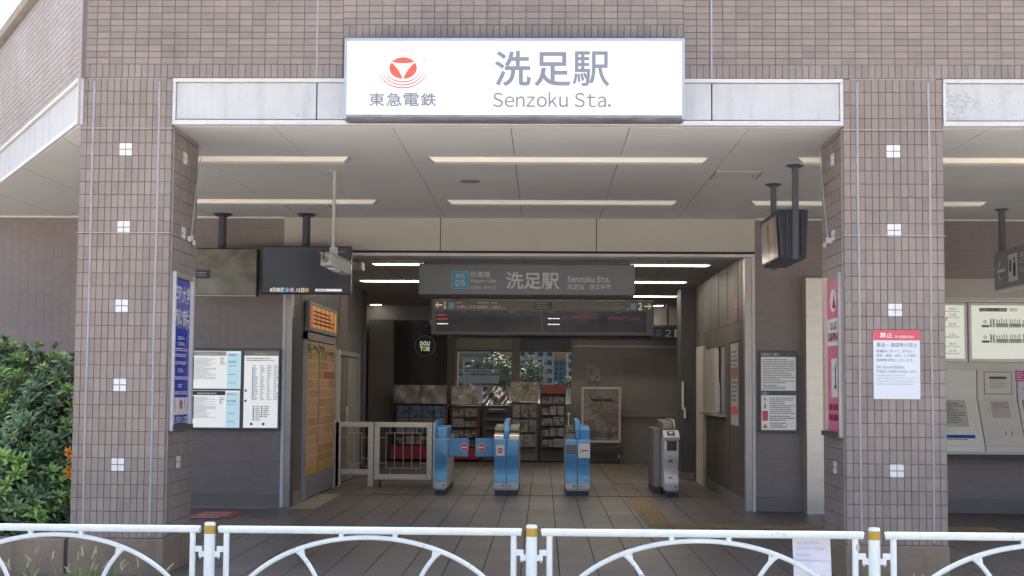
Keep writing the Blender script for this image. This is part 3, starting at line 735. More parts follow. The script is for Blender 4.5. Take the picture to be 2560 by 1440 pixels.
MB().box(-1.62, 2.7, YR - .3, YR - .001, 2.40, 2.62).obj('soffit', navy_m, bw)
# round coffee shop sign
cs = thing('round_shop_sign', 'round dark shop sign with pale block letters on the glass', 'sign', (-2.292, YR - .1, 1.99))
f_ = front(YR - .06)
mb = MB(); mb.tube([(-2.292, YR - .06, 2.20), (-2.292, YR - .032, 2.20)], .20, 40); mb.obj('disc', black_m, cs)
mb = MB(); mb.ring(f_, -2.292, 2.20, .192, .205, .002, 40); mb.obj('rim', midgrey_m, cs)
glow = mat('sign_white_glow', (.75, .85, .76), .5, emit=.10, ecol=(.8, 1, .85), var=0)
w = MB(); write(w, f_, 'DOU', -2.39, -2.20, 2.205, 2.29, .004, bold=.03)
for s_, a in (('T', -2.39), ('R', -2.262)): write(w, f_, s_, a, a + .062, 2.10, 2.185, .004, bold=.03)
w.obj('lettering', glow, cs)
w = MB(); write(w, f_, 'O', -2.324, -2.268, 2.10, 2.185, .004, bold=.03); w.obj('letter', mat('gold_letter', (.55, .38, .06), .5, emit=.12, ecol=(.9, .6, .1), var=0), cs)
# small poster, framed poster stand, shutter frame on the back wall
f_ = front(YR - .012)
t = thing('small_poster', 'small grey poster pinned to the dark wall above the poster stand', 'poster', (.98, YR, 1.545), 'small notices in the hall')
MB().slab(f_, .86, 1.11, 1.545, 1.87, 0, .008).obj('sheet', picture_mat('small_poster_print', [(.10, .09, .09), (.30, .28, .26), (.42, .40, .38)], 9), t)
MB().slab(f_, .84, 1.13, 1.865, 1.88, 0, .012).obj('clip_rail', midgrey_m, t); MB().slab(f_, .84, 1.13, 1.535, 1.548, 0, .012).obj('clip_rail', midgrey_m, t)
t = thing('poster_stand', 'white framed travel poster on a low wheeled stand', 'poster stand', (1.1, 25.3, 0))
f_ = front(25.3)
for a, b, c, d in ((.727, .77, .378, 1.422), (1.43, 1.472, .378, 1.422), (.771, 1.429, 1.38, 1.422), (.771, 1.429, .378, .42)): MB().slab(f_, a, b, c, d, -.03, .02).obj('frame', alu_white_m, t, bevel=.008)
MB().slab(f_, .77, 1.43, .42, 1.38, -.025, .0).obj('poster', picture_mat('travel_print', [(.16, .20, .26), (.34, .31, .29), (.22, .15, .13), (.42, .37, .33)], 3.2, distort=.8), t)
w = MB(); lines(w, f_, .92, 1.32, 1.14, 1.22, 1, .004, h=.7, fill=1, seed=8); lines(w, f_, .88, 1.36, .48, .6, 4, .004); w.obj('print', mat('sepia_ink', (.08, .05, .05), .5, var=0), t)
MB().slab(f_, .75, 1.5, .17, .30, -.35, .05).obj('base', navy_m, t, bevel=.01)
for a in (.8, 1.42):
    MB().tube([(a, 25.3, .05), (a + .03, 25.3, .05)], .05, 12).obj('caster', black_m, t)
    MB().slab(f_, a, a + .03, .08, .172, -.02, .02).obj('caster_fork', steel_dull_m, t)
t = thing('closed_counter', 'closed counter hatch framed in beige on the dark back wall', 'hatch', (2.1, YR, .85))
f_ = front(YR - .002)
MB().slab(f_, 1.52, 2.9, 1.96, 2.072, 0, .03).obj('head_rail', mat('hatch_beige', (.30, .26, .20), .6, var=.05), t)
MB().slab(f_, 1.52, 1.56, .85, 1.959, 0, .03).obj('side_rail', MATS['hatch_beige'], t)
MB().slab(f_, 1.561, 2.9, .85, .88, 0, .03).obj('sill_rail', midgrey_m, t)
MB().slab(f_, 1.561, 2.9, .881, 1.959, 0, .008).obj('shutter', mat('shutter_brown', (.24, .222, .214), .6, var=.05), t)
t = thing('pull_handle', 'long white vertical pull handle beside the closed counter', 'handle', (2.2, 21.03, 1.0))
MB().box(2.175, 2.205, 20.99, 21.02, 1.08, 1.52).obj('grip', offwhite_m, t, bevel=.005); MB().box(2.205, 2.235, 20.985, 21.02, .95, 1.1).obj('bracket', offwhite_m, t, bevel=.004); MB().box(2.178, 2.23, 21.02, 21.04, 1.08, 1.12).obj('bracket', offwhite_m, t)
# platform number sign
t = thing('platform_sign', 'small dark sign with platform number two and a lift symbol', 'sign', (2.35, 24.9, 2.34))
f_ = front(24.9)
MB().slab(f_, 2.02, 2.72, 2.33, 2.545, -.1, 0).obj('case', navy_m, t); MB().box(2.3, 2.34, 24.92, 24.96, 2.545, ZI).obj('hanger', grey_pole_m, t)
w = MB(); write(w, f_, '2', 2.27, 2.38, 2.37, 2.50, .004); w.rect(f_, 2.44, 2.58, 2.365, 2.505, .003); w.obj('lettering', offwhite_m, t)
w = MB(); w.rect(f_, 2.48, 2.54, 2.385, 2.45, .005); w.disc(f_, 2.51, 2.475, .015, .015, .005, 10); w.obj('symbol', inkblack_m, t)
MB().rect(f_, 2.09, 2.20, 2.375, 2.50, .004).obj('line_badge', mat('dim_badge', (.10, .19, .23), .5, var=0), t)

# racks and displays below the shop windows
def rack(label, x0, x1, z0, z1, body, items, loc):
    t = thing('display_rack', label, 'rack', loc, 'display racks below the shop windows')
    y = 25.45
    MB().box(x0, x1, y, y + .3, z0, z1).obj('body', body, t, bevel=.01)
    for nm, a, b, c, d, m, o in items:
        MB().box(a, b, y - o, y - .001, c, d).obj(nm, m, t)
    return t
r4 = random.Random(9)
def mags(x0, x1, z0, z1, nx, nz, pal):
    out = []; dz = (z1 - z0) / nz
    for j in range(nz):
        nj = nx + r4.choice((0, 0, 1)); dx = (x1 - x0) / nj
        for i in range(nj):
            c = pal[r4.randrange(len(pal))]
            m = picture_mat('magazine_%02d' % (int(c[0] * 310 + c[1] * 170 + c[2] * 70) % 97), [tuple(v * .5 for v in c), c, (.36, .34, .32), tuple(v * .8 for v in c)], 15, distort=0)
            out.append(('magazine', x0 + i * dx + .01, x0 + (i + 1) * dx - .01, z0 + j * dz + .012, z0 + (j + 1) * dz - .02 - r4.choice((0, .01, .03, .05)), m, .03 + .03 * (nz - j) + r4.uniform(0, .02)))
    return out
pal1 = [(.30, .27, .25), (.40, .38, .36), (.22, .10, .10), (.32, .22, .06), (.12, .13, .16), (.42, .37, .34)]
pal2 = [(.10, .16, .12), (.26, .26, .24), (.33, .29, .26), (.18, .09, .09), (.35, .27, .08)]
pal3 = [(.11, .12, .17), (.26, .25, .24), (.17, .17, .19), (.31, .28, .24), (.12, .10, .16)]
redbase = mat('red_base', (.34, .035, .055), .5, var=.1)
rackwood = mat('rack_maroon', (.11, .055, .055), .5, var=.1)
bluepk = picture_mat('blue_pack', [(.05, .08, .13), (.10, .17, .29), (.22, .29, .37)], 16, distort=0)
rack('wide magazine rack with blue packets on top and a red base', -2.83, -1.80, .02, 1.08, rackwood,
     [('packet', -2.76 + i * .235, -2.76 + i * .235 + .22, .83, 1.05, bluepk, .10) for i in range(4)] + [('packet_tray', -2.76 + i * .235, -2.76 + i * .235 + .22, .70, .82, mat('tray_beige', (.26, .22, .18), .5, var=.2), .12) for i in range(4)] +
     mags(-2.78, -1.86, .31, .69, 5, 2, pal1) + [('base_board', -2.86, -1.78, .05, .29, redbase, .2)], (-2.3, 25.6, 0))
rack('narrow magazine rack with green packets beside the bronze post', -1.76, -1.18, .02, 1.06, rackwood,
     mags(-1.72, -1.24, .45, 1.02, 2, 3, pal2) + mags(-1.72, -1.24, .28, .44, 3, 1, pal1) + [('base_board', -1.76, -1.2, .05, .25, redbase, .15)], (-1.47, 25.6, 0))
rack('black shelving unit with thin pale shelf edges', -1.14, -.61, .02, 1.06, darkgrey_m,
     [('shelf', -1.06, -.68, .30 + .16 * k, .312 + .16 * k, midgrey_m, .12) for k in range(5)] + [('tray', -1.05, -.75, .26, .34, lightgrey_m, .16), ('top_bar', -1.02, -.72, .98, 1.0, lightgrey_m, .1)], (-.9, 25.6, 0))
rack('grey notice board rack full of pinned sheets', -.60, -.09, .02, 1.13, mat('rack_grey', (.17, .165, .155), .5, var=.1),
     mags(-.57, -.12, .28, 1.10, 2, 3, [(.24, .22, .21), (.30, .28, .26), (.20, .18, .17)]), (-.35, 25.6, 0))
rack('tall magazine rack under a red header board', -.05, .44, .02, 1.42, darkgrey_m,
     mags(-.02, .41, .28, 1.28, 2, 5, pal3) + [('header', -.05, .44, 1.29, 1.46, mat('header_red', (.32, .085, .06), .4, var=.2, scale=8), .08)], (.2, 25.6, 0))
def bent_poster(label, x0, x1, z0, z1, m, loc, half=None):
    t = thing('hanging_poster', label, 'poster', loc, 'glossy posters hung over the racks')
    n = 14; k = 8; P = []; F = []
    r5 = random.Random(int(x0 * 100))
    ph = r5.uniform(0, 6)
    for j in range(k + 1):
        for i in range(n + 1):
            u, v = i / n, j / k
            P.append((x0 + (x1 - x0) * u, 25.36 - .02 * math.sin(u * 9 + ph) * math.sin(v * 5 + ph * 2) - .012 * math.sin(u * 17 - v * 9), z0 + (z1 - z0) * v))
    for j in range(k):
        for i in range(n): a = j * (n + 1) + i; F.append((a, a + 1, a + n + 2, a + n + 1))
    MB().add(P, F).obj('sheet', m, t, smooth=True)
    MB().box(x0, x1, 25.395, 25.44, z0, z0 + .02).obj('clip_rail', midgrey_m, t); MB().box(x0, x1, 25.395, 25.44, z1 - .02, z1).obj('clip_rail', midgrey_m, t)
    return t
pinkpaper = picture_mat('pinkish_print', [(.24, .19, .19), (.46, .39, .38), (.50, .43, .42)], 5, distort=.2, rough=.15)
bent_poster('matt pink poster with small portraits over the wide magazine rack', -2.82, -2.33, 1.09, 1.44, pinkpaper, (-2.57, 25.4, 1.09))
bent_poster('pale pink poster next to the bronze post over the wide rack', -2.31, -1.82, 1.09, 1.44, pinkpaper, (-2.07, 25.4, 1.09))
bent_poster('half pink half shiny poster over the narrow rack', -1.73, -1.22, 1.08, 1.43, picture_mat('pink_shine', [(.3, .25, .25), (.46, .4, .39), (.8, .78, .74)], 4, distort=1.5, rough=.1), (-1.47, 25.4, 1.07))
bent_poster('crumpled silver foil poster over the black shelving', -1.13, -.63, 1.07, 1.42, foil_m, (-.88, 25.4, 1.06))
bent_poster('shiny gold and silver foil poster over the notice rack', -.62, -.09, 1.14, 1.51, picture_mat('gold_foil', [(.22, .19, .15), (.6, .57, .5), (.35, .29, .17), (.82, .8, .74)], 4.5, distort=2.2, rough=.08), (-.35, 25.4, 1.13))

# ------------------------------------------------------------------ ticket gates
YG = 17.65
def noentry(t, fr, x, z, r, off=.003, nm='no_entry'):
    mb = MB(); mb.disc(fr, x, z, r, r, off, 28); mb.obj(nm + '_rim', offwhite_m, t)
    mb = MB(); mb.disc(fr, x, z, r * .88, r * .88, off + .001, 28); mb.obj(nm + '_disc', red_m, t)
    mb = MB(); mb.rect(fr, x - r * .62, x + r * .62, z - r * .17, z + r * .17, off + .002); mb.obj(nm + '_bar', offwhite_m, t)
prof = [(.012, .165), (.018, .20), (.045, .25), (.072, .30), (.078, .34), (.064, .39), (.032, .45), (.008, .50), (0, .55), (0, .725), (.012, .738)]
def gate(label, x0, x1, col_m, foot_m, loc, split=True, seed=0):
    t = thing('ticket_gate', label, 'ticket gate', loc, 'automatic ticket gates across the hall')
    f3 = lambda p, q, s: (s, YG + p, q)
    xs_ = [(x0, (x0 + x1) / 2 - .0015), ((x0 + x1) / 2 + .0015, x1)] if split else [(x0, x1)]
    for a, b in xs_:
        MB().prism(prof + [(.05, .738), (.10, .725), (.12, .34), (.10, .25), (.08, .165)], f3, a + .002, b - .002).obj('front_cover', col_m if not isinstance(col_m, list) else col_m[0], t, bevel=.004, smooth=True)
        MB().box(a + .003, b - .003, YG + .004, YG + .3, .085, .163).obj('foot_panel', foot_m, t, bevel=.006)
        MB().box(b - .055 if a == x0 else a + .03, b - .03 if a == x0 else a + .055, YG - .001, YG + .003, .115, .14).obj('foot_latch', midgrey_m, t)
    MB().box(x0 + .006, x1 - .006, YG + .101, YG + 1.5, .085, .74).obj('body', lightgrey_m, t, bevel=.01)
    MB().box(x0 + .015, x1 - .015, YG + .02, YG + 1.5, 0.003, .083).obj('plinth', navy_m, t)
    MB().box(x0 + .02, x1 - .02, YG + .012, YG + .02, .068, .08).obj('bumper', offwhite_m, t)
    return t
f_ = front(YG)
def reader(t, a, b):
    n = 8; arc = [(.02 + .09 * (1 - math.cos(i / n * 1.4)), .74 + .075 * math.sin(i / n * 1.4)) for i in range(n + 1)]
    MB().prism(arc + [(.2, .81), (.2, .74)], lambda p, q, s: (s, YG + p, q), a, b).obj('reader_hood', steel_m, t, smooth=True)
    MB().prism([(.12, .815), (.15, .845), (.3, .85), (.3, .815)], lambda p, q, s: (s, YG + p, q), a + .004, b - .004).obj('reader_glass', black_m, t)
    MB().box(a, b, YG + .17, YG + .2, .846, .862).obj('trim_band', mat('gold_band', (.5, .42, .28), .35, metal=.6, var=.05), t)
    MB().prism([(.2, .862), (.24, .885), (1.2, .90), (1.2, .78), (.2, .78)], lambda p, q, s: (s, YG + p, q), a + .002, b - .002).obj('top_cover', steel_dull_m, t)
# gate 1
g = gate('slim blue ticket gate next to the steel barrier', -1.427, -1.255, blue_lt_m, lightgrey_m, (-1.34, YG, 0), split=False)
MB().prism([(.03, .742), (.03, .86), (.06, .885), (.9, .885), (.9, .742)], lambda p, q, s: (s, YG + p, q), -1.388, -1.258).obj('head_block', blue_lt_m, g, bevel=.006)
MB().prism([(.05, .742), (.05, .82), (.12, .97), (1.1, .97), (1.1, .742)], lambda p, q, s: (s, YG + p, q), -1.425, -1.392).obj('divider', blue_m, g, bevel=.006)
# gate 2
g = gate('double blue ticket gate with a no entry sticker on its front', -.637, -.310, blue_lt_m, lightgrey_m, (-.47, YG, 0))
reader(g, -.635, -.512); reader(g, -.436, -.312)
MB().prism([(.03, .742), (.03, .83), (.1, .93), (.2, .97), (1.1, .985), (1.1, .742)], lambda p, q, s: (s, YG + p, q), -.508, -.440).obj('divider', blue_m, g, bevel=.012)
MB().slab(f_, -.607, -.503, .515, .655, .0005, .003).obj('sticker', offwhite_m, g); noentry(g, f_, -.555, .585, .040, .004)
# gate 3
g = gate('double blue ticket gate with a small screen and a white front label', .299, .624, blue_lt_m, lightgrey_m, (.46, YG, 0))
MB().slab(f_, .315, .445, .552, .665, .0005, .006).obj('screen_bezel', darkgrey_m, g); MB().slab(f_, .325, .435, .562, .655, .006, .008).obj('screen', mat('gate_screen', (.09, .10, .095), .15, var=.05), g)
MB().slab(f_, .467, .624, .495, .682, .0005, .010).obj('front_label', white_m, g, bevel=.003)
w = MB(); w.ring(f_, .496, .592, .011, .0145, .0115, 16); w.obj('label_ring', inkblack_m, g)
w = MB(); lines(w, f_, .517, .613, .582, .599, 1, .0115, h=.8, fill=1, gap=.1, seed=5); w.obj('label_print', inkblack_m, g)
MB().prism([(.02, .742), (.02, .86), (.05, .905), (.9, .905), (.9, .742)], lambda p, q, s: (s, YG + p, q), .495, .618).obj('head_block', blue_m, g, bevel=.006)
MB().prism([(.05, .742), (.05, .86), (.12, .985), (1.1, .985), (1.1, .742)], lambda p, q, s: (s, YG + p, q), .432, .492).obj('divider', blue_m, g, bevel=.008)
MB().prism([(.06, .742), (.10, .80), (.22, .90), (.9, .90), (.9, .742)], lambda p, q, s: (s, YG + p, q), .305, .428).obj('top_cover', darkgrey_m, g, bevel=.006)
MB().box(.325, .415, YG + .12, YG + .16, .835, .87).obj('ticket_slot', mat('slot_yellow', (.40, .34, .12), .4, var=.1), g); MB().box(.33, .41, YG + .115, YG + .119, .845, .86).obj('slot_mouth', black_m, g)
MB().tube([(.35, YG + .5, .90), (.35, YG + .5, 1.06)], .006, 8).obj('sensor_rod', lightgrey_m, g); MB().tube([(.35, YG + .5, 1.04), (.35, YG + .5, 1.075)], .018, 10).obj('sensor_head', lightgrey_m, g)
# gate 4: the wide white one
g = gate('single white ticket gate with a screen by the staff window', 1.60, 1.787, mat('gate_white', (.84, .845, .85), .3, var=.04), lightgrey_m, (1.69, YG, 0), split=False)
MB().slab(f_, 1.628, 1.762, .60, .73, .0005, .006).obj('screen_bezel', darkgrey_m, g); MB().slab(f_, 1.64, 1.75, .612, .718, .006, .008).obj('screen', mat('gate_screen_dark', (.05, .06, .058), .12, var=.05), g)
MB().prism([(-.01, .742), (-.02, .78), (.16, .86), (.22, .86), (.22, .742)], lambda p, q, s: (s, YG + p, q), 1.592, 1.80).obj('reader_head', offwhite_m, g, bevel=.008)
MB().obox((1.69, YG + .065, .823), (.05, 0, 0), (0, .05, .0222), (0, -.0025, .006)).obj('reader_pad', black_m, g)
MB().obox((1.69, YG + .064, .828), (.025, 0, 0), (0, .025, .0111), (0, -.002, .005)).obj('reader_mark', offwhite_m, g)
MB().box(1.655, 1.71, YG - .002, YG + .02, .455, .472).obj('coin_slot', black_m, g); MB().box(1.655, 1.71, YG + .035, YG + .05, .235, .25).obj('lower_slot', black_m, g)
MB().prism([(.24, .742), (.24, .88), (.32, .96), (1.2, .985), (1.2, .742)], lambda p, q, s: (s, YG + p, q), 1.605, 1.73).obj('top_cover', midgrey_m, g, bevel=.008)
MB().box(1.62, 1.72, YG + .225, YG + .245, .885, .93).obj('ticket_slot', mat('slot_grey', (.35, .33, .26), .4, var=.1), g)
MB().prism([(.3, .742), (.3, .92), (.4, 1.0), (1.3, 1.0), (1.3, .742)], lambda p, q, s: (s, YG + p, q), 1.745, 1.772).obj('divider', cream_m, g, bevel=.005)
MB().box(1.50, 1.598, YG + .55, YG + 1.45, .085, .87).obj('side_cabinet', midgrey_m, g, bevel=.01)
MB().box(1.51, 1.597, YG + .5, YG + 1.5, .003, .083).obj('plinth', navy_m, g)
# flap doors of the first lane
for x0, x1, xs_, lab in ((-1.252, -.992, -1.04, 'blue gate flap with a no entry mark hinged on the slim gate'), (-.897, -.640, -.815, 'blue gate flap with a no entry mark hinged on the double gate')):
    t = thing('gate_flap', lab, 'gate flap', ((x0 + x1) / 2, YG + .25, .48), 'closed flaps of the first gate lane')
    MB().box(x0, x1, YG + .24, YG + .27, .487, .735).obj('panel', mat('flap_blue', (.12, .33, .66), .4, var=.06), t, bevel=.012)
    noentry(t, front(YG + .24), xs_, .612, .056, .002)

# steel barrier: fixed panel and gate leaf
def barrier(label, x0, x1, z0, posts, loc):
    t = thing('steel_barrier', label, 'barrier', loc, 'brushed steel barrier by the ticket gates')
    y = 18.9; f = .075
    MB().box(x0, x0 + f, y, y + .05, 0.003 if posts else z0, .912).obj('post', steel_m, t, bevel=.004)
    MB().box(x1 - f, x1, y, y + .05, 0.003 if posts else z0, .912).obj('post', steel_m, t, bevel=.004)
    MB().box(x0 + f + .001, x1 - f - .001, y, y + .05, .84, .912).obj('top_rail', steel_m, t, bevel=.004)
    MB().box(x0 + f + .001, x1 - f - .001, y, y + .05, z0, z0 + .075).obj('bottom_rail', steel_m, t, bevel=.004)
    a, b, c, d = x0 + f + .09, x1 - f - .09, z0 + .16, .76
    n = max(2, round((b - a) / .125) + 1)
    for i in range(n):
        x = a + (b - a) * i / (n - 1); MB().box(x - .004, x + .004, y + .02, y + .03, c, d).obj('bar', steel_dull_m, t)
    for z in (c, d): MB().box(a - .004, b + .004, y + .018, y + .032, z - .004, z + .004).obj('cross_bar', steel_dull_m, t)
    for q in (a - .09, b): 
        for z in (c + .07, d - .07): MB().box(q, q + .09, y + .02, y + .03, z - .004, z + .004).obj('tie', steel_dull_m, t)
    for q in (a + .06, b - .06):
        MB().box(q - .004, q + .004, y + .02, y + .03, z0 + .075, c - .005).obj('tie', steel_dull_m, t); MB().box(q - .004, q + .004, y + .02, y + .03, d + .005, .84).obj('tie', steel_dull_m, t)
    return t
barrier('narrow fixed steel barrier panel against the hall wall', -2.925, -2.389, .17, True, (-2.65, 18.92, 0))
b2 = barrier('wide steel barrier gate leaf on a caster wheel', -2.375, -1.557, .105, False, (-1.97, 18.92, 0))
MB().box(-2.31, -2.27, 18.905, 18.945, .05, .104).obj('caster_fork', darkgrey_m, b2); MB().tube([(-2.305, 18.925, .03), (-2.275, 18.925, .03)], .027, 12).obj('caster', black_m, b2)
t = thing('barrier_post', 'slim steel post between the barrier leaf and the slim gate', 'post', (-1.50, 18.9, 0)); MB().box(-1.545, -1.46, 18.88, 18.95, .003, .915).obj('shaft', steel_m, t, bevel=.004); MB().box(-1.56, -1.445, 18.865, 18.965, .0005, .012).obj('foot_plate', steel_dull_m, t)

# ------------------------------------------------------------------ hanging signs in the hall
ss = thing('hanging_name_sign', 'grey hanging sign with the station name in white over the gates', 'sign', (-.2, 16.6, 2.56))
MB().box(-1.555, 1.137, 16.6, 16.85, 2.567, 2.95).obj('case', signgrey_m, ss, bevel=.012)
MB().prism([(.006, 2.566), (.03, 2.535), (.22, 2.535), (.245, 2.566)], lambda p, q, t: (t, 16.6 + p, q), -1.545, 1.127).obj('underside', darkgrey_m, ss)
MB().box(-1.50, 1.08, 16.66, 16.8, 2.951, ZI - .001).obj('hanger', mat('hanger_grey', (.2, .205, .21), .5, var=.05), ss)
for x in (-1.555, 1.117): MB().box(x, x + .02, 16.59, 16.599, 2.575, 2.95).obj('edge_strip', midgrey_m, ss)
f_ = front(16.6)
def badge(t, fr, x0, x1, z0, z1, top, bot, off=.002):
    r_ = (x1 - x0) * .16; P = []
    for cx, cz, a in ((x1 - r_, z0 + r_, -90), (x1 - r_, z1 - r_, 0), (x0 + r_, z1 - r_, 90), (x0 + r_, z0 + r_, 180)):
        P += [(cx + r_ * math.cos(R(a + 15 * i)), cz + r_ * math.sin(R(a + 15 * i))) for i in range(7)]
    c = ((x0 + x1) / 2, (z0 + z1) / 2)
    MB().add([fr(c[0] + (p - c[0]) * 1.06, c[1] + (q - c[1]) * 1.06, off) for p, q in P], (tuple(range(len(P))),)).obj('badge_rim', mat('badge_rim', (.42, .62, .70), .4, var=0), t)
    MB().add([fr(p, q, off + .001) for p, q in P], (tuple(range(len(P))),)).obj('badge', sky_blue_m, t)
    w = MB(); h = z1 - z0; wd = x1 - x0
    write(w, fr, top, x0 + wd * .24, x1 - wd * .24, z0 + h * .60, z1 - h * .13, off + .002, bold=.012); write(w, fr, bot, x0 + wd * .2, x1 - wd * .2, z0 + h * .13, z0 + h * .51, off + .002, bold=.03); w.obj('badge_lettering', offwhite_m, t)
badge(ss, f_, -1.14, -.935, 2.645, 2.855, 'MG', '05')
for s_, a, b, c, d, bo in (('目黒線', -.905, -.665, 2.782, 2.857, .01), ('Meguro Line', -.905, -.592, 2.702, 2.765, .015), ('目黑线  메구로선', -.905, -.59, 2.632, 2.680, 0), ('洗足駅', -.466, .197, 2.637, 2.852, .016), ('Senzoku Sta.', .297, .829, 2.727, 2.806, .02), ('洗足站   센조쿠역', .297, .829, 2.637, 2.705, .005)):
    w = MB(); write(w, f_, s_, a, b, c, d, .002, bold=bo); w.obj('lettering', offwhite_m, ss)

db = thing('departure_board', 'wide dark departure board with red LED lines below the name sign', 'display board', (0, 19.5, 2.18))
MB().box(-1.639, 1.616, 19.5, 19.75, 2.176, 2.691).obj('case', mat('board_grey', (.13, .13, .14), .4, var=.06), db, bevel=.01)
f_ = front(19.5)
MB().slab(f_, -1.60, 1.58, 2.535, 2.68, .0005, .004).obj('header_panel', mat('header_brown', (.19, .165, .14), .4, var=.05), db)
for a, b in ((-1.565, -.03), (-.0, 1.50)): MB().slab(f_, a, b, 2.225, 2.525, .0005, .006).obj('led_screen', screen_m, db)
for x in (-1.2, 1.2): MB().box(x - .03, x + .03, 19.6, 19.66, 2.692, ZI).obj('hanger', grey_pole_m, db)
gold = mat('pale_gold', (.66, .54, .34), .5, emit=.10, ecol=(1, .85, .6), var=0)
def arrow(mb, fr, x, z, s, d, off):
    mb.rect(fr, x - s * .5, x + s * .5, z - s * .07, z + s * .07, off)
    for k in (-1, 1):
        tip = x + d * s * .5; e = x + d * s * .12
        mb.add([fr(tip + d * s * .06, z, off), fr(tip - d * s * .04, z - k * .0 + k * s * .07, off), fr(e - d * s * .09, z + k * s * .36, off), fr(e + d * s * .03, z + k * s * .42, off)], ((0, 1, 2, 3),))
w = MB(); arrow(w, f_, -1.525, 2.61, .10, -1, .006); write(w, f_, '1', -1.455, -1.42, 2.565, 2.66, .006)
arrow(w, f_, 1.525, 2.605, .10, 1, .006); write(w, f_, '2', 1.385, 1.44, 2.555, 2.655, .006); w.obj('lettering', gold, db)
badge(db, f_, -1.385, -1.295, 2.56, 2.65, 'MG', '06', .005); badge(db, f_, 1.27, 1.36, 2.555, 2.65, 'MG', '04', .005)
for s_, a, b, c, d, m in (('大岡山 日吉 新横浜 二俣川', -1.27, -.62, 2.555, 2.61, offwhite_m), ('方面', -.605, -.56, 2.557, 2.58, offwhite_m), ('目黒線', -1.27, -1.19, 2.635, 2.66, offwhite_m), ('東急新横浜線', -.96, -.79, 2.635, 2.66, offwhite_m), ('相鉄線', -.76, -.67, 2.635, 2.66, offwhite_m),
                          ('目黒 赤羽岩淵 浦和美園', .35, .95, 2.55, 2.61, midgrey_m), ('西高島平', .98, 1.19, 2.55, 2.61, inkgrey_m), ('方面', 1.2, 1.25, 2.55, 2.575, offwhite_m), ('三田線', 1.02, 1.1, 2.63, 2.655, inkgrey_m)):
    w = MB(); write(w, f_, s_, a, b, c, d, .006, bold=.01); w.obj('lettering', m, db)
MB().slab(f_, -.12, .13, 2.548, 2.665, .0045, .007).obj('advert_plate', darkgrey_m, db)
w = MB(); lines(w, f_, -.1, .11, 2.56, 2.655, 3, .0085); w.obj('advert_print', inkgrey_m, db)
w = MB()
for x, s_ in ((-1.53, '種別'), (-1.2, '時刻'), (-.9, '行先'), (-.5, '両数'), (.08, '種別'), (.6, '行先'), (1.05, '両数')): write(w, f_, s_, x, x + .09, 2.502, 2.522, .008)
w.obj('column_heading', inkgrey_m, db)
for x, z, wd, m, s_ in ((-1.55, 2.465, .16, ledred_m, 5), (-1.55, 2.405, .16, ledred_m, 6), (-1.55, 2.335, .17, ledwhite_m, 7), (.07, 2.42, .17, ledwhite_m, 8), (.07, 2.335, .17, ledwhite_m, 9)):
    w = MB(); lines(w, f_, x, x + wd, z - .011, z + .011, 1, .008, h=.55, fill=1, gap=.3, seed=s_); w.obj('led_line', m, db)
w = MB()
for a_, b_, z_ in ((.27, .36, 2.43), (.40, .56, 2.445), (.57, .71, 2.445), (.95, 1.22, 2.43), (1.28, 1.42, 2.425)): lines(w, f_, a_, b_, z_ - .022, z_ + .022, 2, .008, h=.4, fill=.9, gap=.5, seed=int(a_ * 100))
w.obj('led_line', mat('led_dim_red', (.22, .03, .035), .5, emit=.035, ecol=(1, .12, .12), var=0), db)
# small white unit on the ceiling beside the sign
t = thing('ceiling_unit', 'small pale box unit on the hall ceiling behind the security camera', 'ceiling unit', (-2.4, 16.75, 2.9)); MB().box(-2.56, -2.28, 16.7, 16.95, 2.88, ZI - .001).obj('housing', mat('unit_grey', (.4, .4, .41), .5, var=.04), t, bevel=.02); MB().box(-2.5, -2.34, 16.72, 16.9, 2.87, 2.879).obj('grille', midgrey_m, t)

# ------------------------------------------------------------------ station name board over the entrance
YS = 9.86
nb = thing('station_name_board', 'large white station name board with a red round logo over the entrance', 'sign', (-.23, YS, 3.42))
MB().box(-1.495, 1.039, YS + .012, YF + .06, 3.425, 4.03).obj('case', mat('board_case', (.42, .44, .46), .45, var=.08), nb)
frm = mat('board_frame', (.46, .50, .56), .4, metal=.3, var=.06)
MB().box(-1.502, -1.481, YS - .004, YF + .05, 3.42, 4.033).obj('frame', frm, nb, bevel=.002); MB().box(1.025, 1.046, YS - .004, YF + .05, 3.42, 4.033).obj('frame', frm, nb, bevel=.002)
MB().box(-1.480, 1.024, YS - .004, YS + .03, 4.010, 4.033).obj('frame', frm, nb, bevel=.002)
MB().prism([(-.004, 3.450), (-.004, 3.432), (.03, 3.418), (.18, 3.418), (.18, 3.424), (.03, 3.450)], lambda p, q, t: (t, YS + p, q), -1.480, 1.024).obj('bottom_rail', mat('worn_rail', (.30, .315, .34), .5, metal=.3, var=.35, scale=7, stretch=(1, 1, 4)), nb)
MB().box(-1.481, 1.025, YS, YS + .0115, 3.4505, 4.0095).obj('face', mat('backlit_white', (.86, .86, .86), .35, emit=.03, ecol=(1, 1, 1), var=.01), nb)
f_ = front(YS)
for s_, a, b, c, d, bo in (('洗', -.373, -.102, 3.666, 3.934, .017), ('足', -.075, .197, 3.666, 3.926, .017), ('駅', .210, .486, 3.666, 3.932, .011)):
    w = MB(); write(w, f_, s_, a, b, c, d, .003, bold=bo, res=6); w.obj('station_character', mat('slate_ink', (.235, .26, .31), .5, var=0), nb)
w = MB(); write(w, f_, 'Senzoku Sta.', -.385, .496, 3.508, 3.625, .003, res=6, bold=.008); w.obj('station_lettering', mat('slate_ink_pale', (.27, .275, .29), .5, var=0), nb)
for i, s_ in enumerate('東急電鉄'):
    w = MB(); a = -1.313 + i * .1295; write(w, f_, s_, a, a + .118, 3.514, 3.614, .003, bold=.014, res=4); w.obj('company_character', MATS['slate_ink'], nb)
cx, cz = -1.059, 3.803
w = MB()
